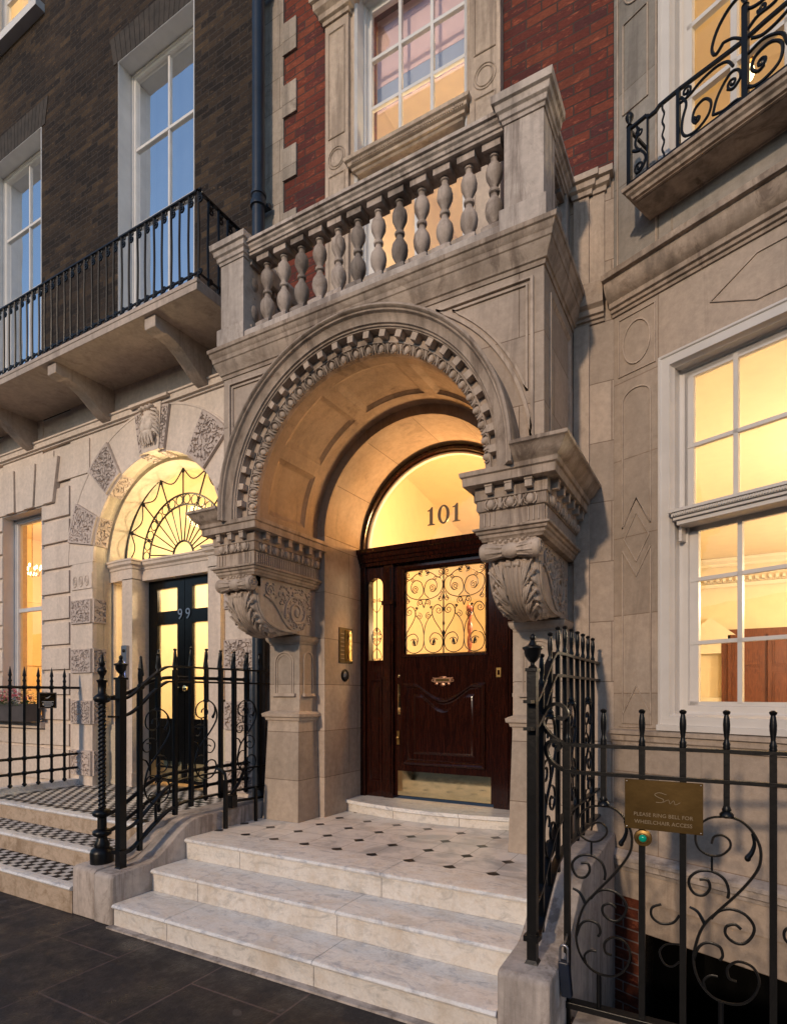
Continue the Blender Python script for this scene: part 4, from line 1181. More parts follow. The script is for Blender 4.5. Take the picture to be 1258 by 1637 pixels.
for cx_ in (gx0+hw, gx1-hw):
    for e in (-1, 1):
        def q(pts): return [(cx_+e*u, gz0+v) for u, v in pts]
        # low circle and the rising S
        g2(q(catmull([(.012, .58), (.03, .50), (.03, .44), (.055, .33), (.02, .27), (.004, .2), (.0, .13), (.018, .045), (.09, .006), (.165, .03), (.192, .10), (.165, .165), (.10, .185), (.06, .14), (.07, .09)][3:], 6)))
        g2(q(spiral(.10, .10, .045, .5, 1.1, .3)), .0035)
        mb.T = Matrix.Translation((cx_+e*.10, yg, gz0+.105)) @ Matrix.Rotation(e*.3, 4, 'Y'); mb.ball(0, 0, 0, .013, .004, .03, 8, 5); mb.T = Matrix.Identity(4)
        # heart rising beside the centre bar
        g2(q(catmull([(.197, .14), (.17, .21), (.11, .30), (.085, .375), (.11, .43), (.155, .44), (.19, .40)], 6)))
        g2(q(spiral(.152, .392, .042, 1.5, -1.5, .2)), .0036)
        g2(q(catmull([(.055, .33), (.085, .36), (.085, .40), (.06, .42)], 5))); g2(q(spiral(.048, .345, .034, 1.4, 1.5, .2)), .0034)
        # small pair at the waist
        g2(q(spiral(.038, .47, .032, -1.0, 1.4, .22)), .0038); g2(q(catmull([(0, .42), (.01, .45), (.03, .502)], 5)))
        mb.ball(cx_+e*.075, yg, gz0+.425, .014, .005, .01)
        # upper volute
        g2(q(catmull([(.0, .50), (.03, .47+.03), (.08, .505), (.15, .535), (.19, .60), (.18, .67), (.13, .70), (.08, .735), (.03, .75), (.0, .79)][0:], 6)))
        g2(q(catmull([(.004, .60), (.03, .66), (.085, .68), (.125, .65), (.13, .60), (.10, .565), (.065, .575)], 6)))
        g2(q(catmull([(.004, .60), (.01, .55), (.05, .51)], 5)))
        g2(q(spiral(.085, .60, .036, -1.2, 1.8, .15)), .0036)
        g2(q(spiral(.115, .69, .022, 3.3, 1.3, .25)), .0034)
        g2(q(spiral(.165, .74, .026, 4.0, 1.2, .25)), .0034); g2(q(catmull([(.15, .69), (.19, .72), (.19, .76), (.16, .77)], 5)))
        g2(q(spiral(.03, .745, .028, 4.3, .8, .5)), .0036)
        mb.T = Matrix.Translation((cx_+e*.04, yg, gz0+.742)) @ Matrix.Rotation(e*1.0, 4, 'Y'); mb.ball(0, 0, 0, .009, .005, .019, 8, 5); mb.T = Matrix.Identity(4)
        g2(q(spiral(.165, .49, .024, 2.0, -1.2, .25)), .0034); g2(q(catmull([(.185, .56), (.17, .52), (.145, .49)], 5)))
mb.build('iron_grille', 'iron', D, 50)
mb = MB()
yp = y-.004
mb.box(C-.085, C+.085, yp-.012, yp, 1.66, 1.705)
for e in (-1, 1):
    mb.tube([(C+e*(.085+u), yp-.006, 1.683+v) for u, v in spiral(.012, 0, .022, 1.5, 1.1, .2, 12)], .006, 6)
    mb.ball(C+e*.06, yp-.006, 1.65, .018, .008, .014)
mb.ball(C, yp-.006, 1.643, .03, .008, .018); mb.ball(C, yp-.006, 1.71, .04, .008, .01)
mb.build('letter_plate', 'copper', D, 40)
mb = MB(); mb.box(C-.065, C+.065, yp-.016, yp-.011, 1.672, 1.694); mb.build('letter_flap', 'plaque', D, 30)
mb = MB(); mb.box(-2.665, -1.745, y-.004, y, .605, .835); mb.build('kick_plate', 'brassb', D, 0)
mb = MB(); mb.box(-2.665, -2.637, y-.007, y, 1.365, 1.65); mb.build('push_plate', 'brassb', D, 0)
mb = MB(); mb.lathe_y([(.006, y-.012), (.013, y-.010), (.016, y-.002), (.016, y)], -2.655, 1.725, 14); mb.build('keyhole', 'brassb', D, 40)
mb = MB(); mb.box(-2.675, -2.648, y-.008, y, 1.08, 1.21); mb.lathe_y([(.005, y-.03), (.012, y-.028), (.009, y-.016), (.006, y-.006)], -2.662, 1.145, 12); mb.build('lock_plate', 'brass', D, 30)
# things on the jambs
t = thing('intercom_panel', (-3.055, 4.485, 2.0), 'dark brass intercom panel on the left reveal of the arched doorway', 'intercom')
mb = MB(); mb.box(-3.056, -3.046, 4.385, 4.60, 1.845, 2.17); mb.build('face_plate', 'plaque', t, 0)
mb = MB(); mb.box(-3.047, -3.042, 4.47, 4.59, 1.865, 2.15); mb.build('mirror_panel', 'brassb', t, 0)
mb = MB()
for k in range(7): mb.box(-3.047, -3.041, 4.40, 4.455, 1.88+k*.038, 1.888+k*.038)
mb.build('name_slot', 'engrave', t, 0)
t = thing('doorbell', (-3.055, 4.48, 1.73), 'round bell push in a dark ring below the brass intercom', 'doorbell')
def lx(prof, y, z, mat, name, par):
    mb = MB(); mb.lathe_x([(r, -3.055+x) for r, x in prof], y, z, 20); return mb.build(name, mat, par, 40)
lx([(.058, 0), (.058, .008), (.05, .014), (.04, .012), (.038, .006)], 4.48, 1.73, 'iron', 'ring', t)
lx([(.038, .004), (.036, .010), (.022, .012), (.018, .02), (.008, .022)], 4.48, 1.73, 'steel', 'push_button', t)
t = thing('door_sign', (-1.66, YD-.05, 1.74), 'small brass bell plate on the right door mullion', 'plate')
mb = MB(); mb.box(-1.675, -1.635, YD-.046, YD-.036, 1.70, 1.78); mb.build('plate', 'brass', t, 0)
mb = MB(); mb.box(-1.665, -1.645, YD-.049, YD-.045, 1.72, 1.76); mb.build('button', 'mahog', t, 0)
t = thing('carved_stand', (-2.14, 5.3, .58), 'carved reddish wooden stand seen through the door glass', 'stand')
mb = MB()
for ph in (0, pi): mb.tube([(-2.145+.014*cos(z*22+ph), 5.3+.014*sin(z*22+ph), .62+z) for z in [i*.02 for i in range(88)]], .013, 6)
mb.build('twisted_post', 'twist', t, 50)
mb = MB(); mb.lathe([(.14, 0), (.14, .03), (.03, .06)], -2.145, 5.3, .58, 16); mb.build('base', 'twist', t, 40)
mb = MB(); mb.lathe([(.02, 0), (.034, .02), (.034, .05), (.01, .08)], -2.145, 5.3, 2.36, 12); mb.build('knob', 'twist', t, 40)

# ================================================================== BALCONETTE on the canted bay
bc = thing('scrolled_balconette', bay(.9, .14, 4.64), 'moulded stone balconette with scrolled iron rail on the canted bay', 'balcony')
mb = MB()
s0, s1 = .255, 1.65
pth = [bay(s0, 0, 0)[:2], bay(s0, .215, 0)[:2], bay(s1, .215, 0)[:2], bay(s1, 0, 0)[:2]]
mb.sweep([(-.2, 4.60), (-.02, 4.60), (-.015, 4.62), (.0, 4.625), (.006, 4.64), (.022, 4.65), (.028, 4.665), (.042, 4.67), (.046, 4.69), (-.2, 4.695)], pth)
mb.poly([bay(s0, 0, 4.602), bay(s0, .215, 4.602), bay(s1, .215, 4.602), bay(s1, 0, 4.602)]); mb.poly([bay(s0, 0, 4.692), bay(s0, .215, 4.692), bay(s1, .215, 4.692), bay(s1, 0, 4.692)])
mb.build('stone_slab', 'cornice', bc, 30)
O = .235
mb = MB()
bay_box(mb, .245, 1.66, O-.011, O+.011, 4.70, 4.716); bay_box(mb, .245, .262, .02, O+.01, 4.70, 4.716)
mb.build('bottom_rail', 'iron', bc, 0)
mb = MB()
P = [(.25, 5.05), (.36, 5.05), (.375, 5.03), (.42, 5.03), (.44, 5.045), (.56, 5.045), (.9, 5.02), (1.0, 5.03), (1.66, 5.05)]
mb.tube([bay(s, O, z) for s, z in P], (.014, .010), 4); mb.tube([bay(.25, .02, 5.05), bay(.25, O, 5.05)], .011, 4)
mb.build('handrail', 'iron', bc, 0)
def bpost(s, z0, z1, w=.010, ball=False):
    mb = MB(); bay_box(mb, s-w, s+w, O-w, O+w, z0, z1)
    if ball:
        x, y_, _ = bay(s, O, 0); mb.lathe([(.012, 0), (.02, .008), (.01, .02), (.01, .028), (.022, .05), (.026, .068), (.016, .088), (.004, .094)], x, y_, z1, 12)
    return mb.build('post', 'iron', bc, 40)
bpost(.252, 4.70, 5.06, .013, True); bpost(.37, 4.70, 5.05, .006); bpost(.555, 4.70, 5.04, .010); bpost(.91, 4.70, 5.19, .015, True); bpost(1.3, 4.7, 5.04, .012)
def bsc(pts, r=.008):
    mb.tube([bay(s, O, z) for s, z in pts], r, 6)
mb = MB()
bsc([(.465+.006*sin(i*.9), 4.71+.0118*i) for i in range(29)], .006)
mb.build('wavy_bar', 'iron', bc, 50)
def bscroll(*curves):
    global mb
    mb = MB()
    for c_, r in curves: bsc(c_, r)
    mb.build('scroll', 'iron', bc, 50)
bscroll((catmull([(.30, 5.03), (.31, 4.98), (.29, 4.94), (.30, 4.90), (.345, 4.84), (.355, 4.79), (.33, 4.75), (.295, 4.745)]), .008), (spiral(.315, 4.775, .035, -1.5, -1.4, .2), .007), (spiral(.318, 4.985, .028, 1.6, 1.4, .2), .006), (catmull([(.275, 4.90), (.30, 4.88), (.33, 4.87)]), .010))
bscroll((catmull([(.57, 4.99), (.60, 4.93), (.58, 4.86), (.575, 4.79), (.60, 4.745), (.66, 4.735), (.72, 4.77), (.735, 4.83), (.70, 4.875), (.65, 4.86), (.635, 4.81), (.655, 4.775)]), .008), (spiral(.66, 4.795, .022, 2, 1.2, .3), .008))
bscroll((catmull([(.565, 4.96), (.62, 4.965), (.68, 4.99), (.76, 5.0), (.82, 4.98), (.85, 4.93)]), .008), (spiral(.60, 5.0, .03, -1.5, 1.3, .25), .007))
bscroll((catmull([(.745, 4.75), (.77, 4.83), (.83, 4.90), (.875, 4.89), (.885, 4.84), (.85, 4.81), (.82, 4.83)]), .008), (spiral(.845, 4.845, .026, 4, -1.3, .2), .007), (catmull([(.745, 4.75), (.80, 4.73), (.86, 4.735), (.895, 4.72)]), .008))
bscroll((catmull([(.90, 4.80), (.94, 4.745), (1.0, 4.735), (1.07, 4.77), (1.08, 4.85), (1.03, 4.90), (.96, 4.89), (.94, 4.84), (.97, 4.80), (1.0, 4.81)]), .009), (spiral(.985, 4.835, .025, -1, 1.3, .2), .008))
bscroll((catmull([(.92, 4.93), (1.0, 4.945), (1.08, 4.90), (1.11, 4.82), (1.17, 4.76), (1.24, 4.77), (1.26, 4.83)]), .009))
# upper crest of the rail
bscroll((catmull([(.80, 5.10), (.76, 5.07), (.74, 5.12), (.77, 5.20), (.83, 5.26), (.90, 5.28)]), .009), (catmull([(.80, 5.10), (.85, 5.08), (.90, 5.03)]), .008), (catmull([(.90, 5.2), (.94, 5.16), (1.0, 5.15), (1.04, 5.19), (1.03, 5.26), (.97, 5.3)]), .009))
bscroll((catmull([(.92, 5.06), (.97, 5.09), (1.05, 5.09), (1.12, 5.14), (1.2, 5.22), (1.3, 5.24)]), .009), (spiral(.99, 5.115, .022, 3, 1.2, .3), .008), (catmull([(.94, 5.0), (1.0, 4.97), (1.1, 4.99), (1.18, 5.05), (1.2, 5.13)]), .009))
bscroll((catmull([(1.15, 4.9), (1.2, 4.98), (1.3, 5.0), (1.38, 4.95), (1.37, 4.86), (1.3, 4.84)]), .009))
t = thing('wall_lantern', bay(.72, -.35, 5.25), 'glowing lamp bulb behind the upper bay window', 'lamp')
mb = MB(); mb.ball(*bay(.70, -.35, 5.40), .035, .035, .05, 12, 8); mb.build('bulb', 'bulb', t, 60)
mb = MB(); x, y_, _ = bay(.70, -.35, 0); mb.lathe([(.03, 0), (.03, .02), (.012, .04), (.012, .1)], x, y_, 5.46, 12); mb.build('holder', 'brass', t, 40)

# ================================================================== CREAM HOUSE NEXT DOOR
Q = thing('cream_stucco_house', (-5.21, 4.1, 0), 'dark brick town house with cream stucco ground floor numbered 99 and an arched doorway', 'house')
Y9 = 4.10; A9 = -5.21; Z9 = 3.07
mb = MB()
arch_wall(mb, -6.70, -3.74, .0, 4.93, A9, Z9, 1.04, Y9, Y9+.14)
mb.box(-7.275, -6.70, Y9+.02, Y9+.3, -2, 4.93); mb.box(-11.5, -8.17, Y9+.02, Y9+.3, -2, 4.93)
mb.box(-8.17, -7.275, Y9+.02, Y9+.3, -2, 1.22); mb.box(-8.17, -7.275, Y9+.0, Y9+.3, 3.86, 4.93)
# rusticated blocks
zs = [.50, .92, 1.227, 1.53, 1.83, 2.13, 2.435, 2.745, 3.05, 3.36, 3.66, 4.05]
for a, b in zip(zs, zs[1:]):
    mb.box(-7.275, -6.715, Y9-.012, Y9+.05, a+.026, b-.026); mb.box(-11.5, -8.17, Y9-.012, Y9+.05, a+.026, b-.026)
    if b <= 1.3 and a > .4: mb.box(-8.17, -7.275, Y9-.012, Y9+.05, a+.02, b-.02)
mb.box(-7.0, -6.32, Y9-.014, Y9+.0, 4.105, 4.50)
mb.box(-11.5, -7.02, Y9-.014, Y9+.05, 4.4, 4.50)
mb.build('stucco_wall', 'stucco', Q, 30)
# flat arch over the window
mb = MB()
for k in range(-3, 4):
    xm = -7.72+k*.21; t1 = xm+k*.03
    mb.prism([(xm-.10, 3.865), (xm+.10, 3.865), (t1+.118, 4.40), (t1-.118, 4.40)], 'y', Y9-.03-(.02 if k % 2 else 0), Y9+.1)
mb.build('flat_arch', 'stucco', Q, 20, bevel=.006)
# voussoirs
mb = MB()
cuts = [(0, 10, 0), (10, 28, 1), (28, 43, 0), (43, 60, 1), (60, 79.5, 0), (79.5, 86, 1), (94, 100.5, 1), (100.5, 120, 0), (120, 137, 1), (137, 152, 0), (152, 170, 1), (170, 180, 0)]
for a, b, v in cuts:
    if v: continue
    mb.arch([(1.03, Y9-.018), (1.50, Y9-.018), (1.50, Y9+.01), (1.03, Y9+.01)], A9, Z9, radians(a)+.002, radians(b)-.002, n=8)
mb.arch([(1.495, Y9-.022), (1.52, Y9-.022), (1.52, Y9+.01), (1.495, Y9+.01)], A9, Z9, n=60)
mb.build('arch_ring', 'stucco', Q, 30)
sd = 0
for a, b, v in cuts:
    if not v: continue
    mb = MB(); a_, b_ = radians(a), radians(b); sd += 3.7
    relief_patch(mb, lambda u, w: ((A9+(1.04+.46*w)*cos(a_+(b_-a_)*u), Y9-.022, Z9+(1.04+.46*w)*sin(a_+(b_-a_)*u)), (0, -1, 0)), 64, 84, .026, 27, sd)
    relief_patch(mb, lambda u, w: ((A9+1.04*cos(a_+(b_-a_)*u), Y9-.022+.17*w, Z9+1.04*sin(a_+(b_-a_)*u)), (-cos(a_+(b_-a_)*u), 0, -sin(a_+(b_-a_)*u))), 48, 34, .02, 27, sd+1)
    mb.arch([(1.03, Y9-.023), (1.505, Y9-.023), (1.505, Y9+.02), (1.03, Y9+.02)], A9, Z9, a_, b_, n=4)
    mb.build('carved_voussoir', 'verm', Q, 50, flip=False)
# jamb blocks
for sx in (-1, 1):
    x0, x1 = sorted((A9+sx*1.04, A9+sx*1.42))
    mb = MB()
    vz = [(.62, .91), (1.212, 1.484), (1.80, 2.08), (2.37, 2.65)]
    z = .50; mb.box(x0+.006, x1-.006, Y9-.012, Y9+.03, .5, 3.07)
    for a, b in vz+[(3.07, 3.07)]:
        mb.box(x0, x1, Y9-.018, Y9+.03, z, a); z = b
    mb.box(x0-.004, x1+.004, Y9-.03, Y9+.03, 2.77, 2.95)
    for k in range(3):
        xx = x0+.07+k*.11
        for r in (.045, .02): mb.tube([(xx+r*.8*cos(2*pi*i/14), Y9-.032, 2.86+r*1.3*sin(2*pi*i/14)) for i in range(14)], .006, 5, True)
    mb.build('door_pier', 'stucco', Q, 30)
    for a, b in vz:
        mb = MB(); sd += 2.3
        relief_patch(mb, lambda u, w: ((x0+(x1-x0)*u, Y9-.018, a+(b-a)*w), (0, -1, 0)), 80, 60, .026, 27, sd)
        xi = A9+sx*1.04
        relief_patch(mb, lambda u, w: ((xi, Y9-.018+.16*u, a+(b-a)*w), (-sx, 0, 0)), 32, 56, .02, 27, sd+2)
        mb.box(x0+.003, x1-.003, Y9-.019, Y9+.03, a, b)
        mb.build('carved_block', 'verm', Q, 50, flip=False)
# porch recess: reveals, soffit, lit side panels, entablature, pilasters
mb = MB()
mb.arch([(1.041, Y9-.017), (1.041, Y9+.14), (1.12, Y9+.14), (1.12, Y9-.01)], A9, Z9, n=60)
for sx in (-1, 1):
    a, b = sorted((A9+sx*1.041, A9+sx*1.1)); mb.box(a, b, Y9-.015, Y9+.14, .5, 3.07)
mb.arch([(1.04, Y9+.12), (1.04, Y9+.16), (1.00, Y9+.165), (1.0, 4.55), (1.1, 4.55), (1.1, Y9+.12)], A9, Z9, n=50)
for sx in (-1, 1):
    a, b = sorted((A9+sx*1.04, A9+sx*1.2)); mb.box(a, b, Y9+.12, 4.7, .5, 3.07)
    a, b = sorted((A9+sx*.78, A9+sx*1.04)); mb.box(a, b, 4.30, 4.6, .5, 1.2)
mb.build('porch_recess', stone('pale porch stucco', (.62, .54, .42), None, dirt=.12, rough=.5), Q, 30)
mb = MB()
mb.sweep([(-.3, 2.86), (.0, 2.86), (.0, 2.98), (.01, 2.985), (.015, 3.01), (.04, 3.03), (.045, 3.06), (.055, 3.065), (.055, 3.085), (-.3, 3.09)], [(A9-1.04, 4.30), (A9-.78, 4.27), (A9-.60, 4.27), (A9-.60, 4.40), (A9+.60, 4.40), (A9+.60, 4.27), (A9+.78, 4.27), (A9+1.04, 4.30)])
for sx in (-1, 1):
    a, b = sorted((A9+sx*.60, A9+sx*.78)); mb.box(a, b, 4.27, 4.5, .51, 2.87); mb.box(a-.012, b+.012, 4.255, 4.5, .51, .66)
mb.box(A9-.6, A9+.6, 4.49, 4.6, 2.88, 3.0)
mb.build('door_surround', 'stucco', Q, 30)
# grotesque bearded keystone
mb = MB()
mb.prism([(A9-.13, 4.10), (A9+.13, 4.10), (A9+.17, 4.60), (A9-.17, 4.60)], 'y', Y9-.06, Y9+.02)
mb.prism([(A9-.30, 4.60), (A9+.30, 4.60), (A9+.30, 4.63), (A9-.30, 4.63)], 'y', Y9-.10, Y9+.02)
mb.build('keystone', 'stucco', Q, 30)
mb = MB(); kx, ky, kz = A9, Y9-.055, 4.36
def face(u, v):
    a = (u-.5)*pi*1.05; b = (v-.5)*pi
    r = Vector((.12*sin(a)*cos(b), -.075*cos(a)*cos(b), .17*sin(b)))
    h = 0
    z = v-.5; x = (u-.5)
    h += .022*math.exp(-((x/.035)**2))*max(0, 1-abs((z-.02)/.14))          # nose
    h += .016*math.exp(-(((abs(x)-.13)/.07)**2+((z-.14)/.03)**2))           # brow
    h -= .018*math.exp(-(((abs(x)-.12)/.05)**2+((z-.07)/.035)**2))          # eye sockets
    h += .012*math.exp(-(((abs(x)-.12)/.025)**2+((z-.065)/.02)**2))         # eyes
    h += .014*math.exp(-(((abs(x)-.18)/.08)**2+((z+.06)/.06)**2))           # cheeks
    h -= .012*math.exp(-((x/.09)**2+((z+.135)/.014)**2))                    # mouth
    if z < -.16 or abs(x) > .36 or z > .27: h += .012*sin(x*70+z*20)*.8+.012
    p = r+r.normalized()*h
    return (kx+p.x, ky+p.y, kz+p.z)
mb.grid([i/48 for i in range(49)], [j/48 for j in range(49)], face)
for k in range(9):
    x = (k-4)*.024; mb.tube([(kx+x*.8, ky-.06, kz-.09), (kx+x, ky-.06+.01*(k % 2), kz-.15), (kx+x*.9+.01*sin(k*2), ky-.035, kz-.20)], .014, 6, r1=.007)
for e in (-1, 1):
    for k in range(6):
        mb.tube([(kx+e*.07, ky-.04, kz+.15-.04*k), (kx+e*.125, ky-.03, kz+.13-.045*k), (kx+e*.14, ky, kz+.09-.045*k)], .02, 6, r1=.008)
for k in range(6): mb.ball(kx-.08+.032*k, ky-.05, kz+.165+.01*(k % 2), .024, .04, .022)
mb.build('carved_head', 'stucco', Q, 60)
# fanlight: glass and radial iron
mb = MB(); mb.poly([(A9+1.01*cos(pi*i/40), 4.49, 3.07+1.01*sin(pi*i/40)) for i in range(41)]); mb.build('fanlight_pane', 'glass', Q, 0, flip=False)
mb = MB(); yq = 4.47
def fp(r, a): return (A9+r*cos(a), yq, 3.10+r*sin(a))
def arc_(r, a0=0, a1=pi, n=40, w=.009): mb.tube([fp(r, a0+(a1-a0)*i/n) for i in range(n+1)], w, 6)
arc_(.985, w=.014); arc_(.68, w=.010); arc_(.56, w=.010); arc_(.16, w=.012, n=16)
for i in range(14): mb.tube([fp(.16, pi*(i+.5)/14), fp(.56, pi*(i+.5)/14)], .0075, 5)
for i in range(0, 9):
    a = pi*i/8; mb.tube([fp(.56 if i not in (0, 8) else .56, a), fp(.985, a)], .009, 5)
    mb.ball(*fp(.62, a), .022, .012, .022); mb.ball(*fp(.93, a), .02, .012, .02)
for i in range(16):
    a = pi*(i+.5)/16; c_ = fp(.62, a); mb.tube([(c_[0]+.052*cos(q), yq, c_[2]+.052*sin(q)) for q in [2*pi*k/16 for k in range(16)]], .006, 5, True)
for i in range(8):
    a0, a1 = pi*i/8, pi*(i+1)/8
    mb.tube([fp(.97-.13*sin(pi*k/10), a0+(a1-a0)*k/10) for k in range(11)], .0075, 5)
mb.build('fanlight_iron', 'iron', Q, 50)
# double doors
Dq = bpy.data.objects.new('double_door', None); COL.objects.link(Dq); Dq.parent = Q; Dq.location = Vector((A9, 4.49, .55))-parent_loc(Q)
for sx in (-1, 1):
    mb = MB(); x0, x1 = sorted((A9+sx*.004, A9+sx*.60)); y = 4.49
    xi, xo = A9+sx*.12, A9+sx*.45
    a, b = sorted((xi, xo))
    mb.box(x0, a, y, y+.05, .56, 2.89); mb.box(b, x1, y, y+.05, .56, 2.89)
    for z0, z1 in ((2.76, 2.89), (2.35, 2.50), (.56, 1.28), ): mb.box(a, b, y+.001, y+.05, z0, z1)
    frame_loop(mb, [(0, y), (0, y-.012), (.015, y-.016), (.03, y)], a-.015, b+.015, .72, 1.2)
    mb.box(a+.07, b-.07, y-.008, y, .80, 1.12)
    mb.build('door_leaf', 'black', Dq, 30)
    mb = MB(); mb.quad((a, y+.03, 1.28), (b, y+.03, 1.28), (b, y+.03, 2.35), (a, y+.03, 2.35)); mb.quad((a, y+.03, 2.50), (b, y+.03, 2.50), (b, y+.03, 2.76), (a, y+.03, 2.76)); mb.build('pane', 'frost', Dq, 0, flip=False)
    mb = MB(); mb.box(x0+.05, x1-.04, y-.006, y, .60, .80 if sx < 0 else .79); mb.build('kick_plate', 'brassb', Dq, 0)
    mb = MB(); mb.lathe_y([(.012, y-.0), (.014, y-.03), (.034, y-.045), (.034, y-.06), (.012, y-.07)], A9+sx*.065, 1.62, 14); mb.build('door_knob', 'brassb', Dq, 50)
    text('door_number', '9', .17, (A9+sx*.062, y-.008, 2.395), 'steel', Dq, .003)
room('hall', [(A9-1.1, 4.42), (A9+1.1, 4.42), (A9+1.1, 9), (A9-1.1, 9)], (0,), .52, 4.6, 'room', Q)
lamp(A9+.5, 5.5, 3.0, 110, (1, .78, .48)); lamp(A9, 7.5, 2.4, 40, (1, .78, .48))
# unseen lamp added in the arch recess to brighten its soffit and reveals
lamp(A9, 4.3, 3.6, 17, (1, .78, .46), .15)
for sx in (-1, 1):   # lit sidelights between the pilasters and the jambs
    mb = MB(); a, b = sorted((A9+sx*.78, A9+sx*1.04))
    mb.quad((a, 4.36, 1.2), (b, 4.36, 1.2), (b, 4.36, 2.86), (a, 4.36, 2.86)); mb.build('sidelight_pane', 'frost', Q, 0, flip=False)
    mb = MB(); mb.box(a, a+.02, 4.33, 4.38, 1.2, 2.86); mb.box(b-.02, b, 4.33, 4.38, 1.2, 2.86); mb.box(a, b, 4.325, 4.4, 1.2, 1.235); mb.build('sidelight_frame', 'stucco', Q, 0)
# ground floor window
def sash(name, x0, x1, z0, z1, yf, vbars, hbars, parent, label, mat='white_cool', gl='glass', meet=None, y_wall=Y9, rev=.16, frame_w=.07, revmat=None):
    w = bpy.data.objects.new(name, None); COL.objects.link(w); w.parent = parent; w.location = Vector(((x0+x1)/2, yf, z0))-parent_loc(parent); w['label'] = label
    mb = MB()
    frame_loop(mb, [(-.002, y_wall-.006), (.006, y_wall-.008), (.006, yf-.01), (-.012, yf-.01), (-.012, y_wall+.05)], x0, x1, z0, z1)
    frame_loop(mb, [(.005, yf-.01), (.03, yf-.016), (.036, yf), (frame_w-.01, yf), (frame_w, yf+.02), (frame_w, yf+.06), (.005, yf+.06)], x0, x1, z0, z1)
    mb.build('frame', mat, w, 30)
    mb = MB()
    for v in vbars: mb.box(v-.014, v+.014, yf+.012, yf+.045, z0+frame_w, z1-frame_w)
    for h_, t_ in hbars: mb.box(x0+frame_w-.01, x1-frame_w+.01, yf+.008, yf+.05, h_-t_, h_+t_)
    mb.build('glazing_bar', mat, w, 0)
    mb = MB(); mb.quad((x0, yf+.03, z0), (x1, yf+.03, z0), (x1, yf+.03, z1), (x0, yf+.03, z1)); mb.build('pane', gl, w, 0, flip=False)
    return w
w = sash('window', -8.17, -7.275, 1.22, 3.86, Y9+.15, [], [(2.66, .025)], Q, 'lit ground floor sash window behind the flower box', y_wall=Y9+.0)
mb = MB(); mb.box(-8.25, -7.2, Y9-.07, Y9+.15, 1.14, 1.215); mb.build('sill', 'stucco', w, 30)
room('dining_room', [(-11.4, 4.4), (-6.9, 4.4), (-6.9, 8.5), (-11.4, 8.5)], (0,), .7, 4.5, 'room_or', Q)
mb = MB()
for z0, z1 in ((1.0, 1.9), (2.1, 3.2), (3.3, 3.7)):
    for k in range(5):
        yy = 4.55+k*.78; mb.box(-11.4, -11.37, yy, yy+.62, z0, z1)
mb.build('panelling', 'room_or', Q, 0)
lamp(-9.2, 6.2, 3.2, 150, (1, .68, .36)); 
t = thing('chandelier', (-9.97, 5.45, 3.5), 'small glowing chandelier seen through the ground floor window of the cream house', 'chandelier')
mb = MB()
for k in range(8):
    a = 2*pi*k/8; mb.ball(-9.97+.13*cos(a), 5.45+.13*sin(a), 3.66+.02*(k % 2), .018, .018, .035, 8, 5)
    mb.ball(-9.97+.06*cos(a), 5.45+.06*sin(a), 3.56, .012, .012, .024, 8, 5)
mb.build('bulb', 'bulb', t, 60)
mb = MB()
for k in range(8):
    a = 2*pi*k/8; mb.tube([(-9.97, 5.45, 3.58), (-9.97+.1*cos(a), 5.45+.1*sin(a), 3.53), (-9.97+.13*cos(a), 5.45+.13*sin(a), 3.63)], .005, 5)
mb.tube([(-9.97, 5.45, 3.5), (-9.97, 5.45, 4.49)], .006, 5); mb.build('arms', 'brass', t, 50)
# ledge under the balcony
mb = MB()
mb.sweep([(-.02, 4.545), (.02, 4.545), (.025, 4.56), (.05, 4.565), (.055, 4.62), (.07, 4.625), (.07, 4.645), (-.02, 4.655)], [(-11.5, Y9), (-3.76, Y9)])
mb.build('ledge', 'stucco', Q, 30)
# balcony
Bq = bpy.data.objects.new('balcony', None); COL.objects.link(Bq); Bq.parent = Q; Bq.location = Vector((-6.5, 3.42, 4.92))-parent_loc(Q); Bq['label'] = 'long balcony with black iron railings on curved brackets'
BX0, BX1, BY = -11.5, -3.80, 3.40
mb = MB(); mb.box(BX0, BX1, BY, Y9, 4.925, 5.02); mb.box(BX0, BX1+.006, BY-.006, BY+.03, 4.985, 5.022); mb.build('slab', 'soffit', Bq, 20, bevel=.006)
for xb in (-4.44, -5.945, -7.45, -8.95):
    mb = MB()
    P = [(BY+.04, 4.928), (BY+.04, 4.82), (BY+.12, 4.80), (BY+.17, 4.815), (BY+.26, 4.80), (BY+.36, 4.755), (BY+.48, 4.67), (BY+.58, 4.60), (Y9, 4.56), (Y9, 4.928)]
    mb.prism(P, 'x', xb-.072, xb+.072)
    mb.build('bracket', 'soffit', Bq, 20, bevel=.006)
mb = MB(); mb.box(BX0, BX1, BY+.035, BY+.062, 5.785, 5.80); mb.box(BX1-.05, BX1-.022, BY+.035, Y9+.04, 5.785, 5.80); mb.build('handrail', 'iron', Bq, 0)
mb = MB(); mb.box(BX0, BX1, BY+.04, BY+.057, 5.10, 5.112); mb.box(BX1-.045, BX1-.028, BY+.04, Y9+.04, 5.10, 5.112); mb.build('bottom_rail', 'iron', Bq, 0)
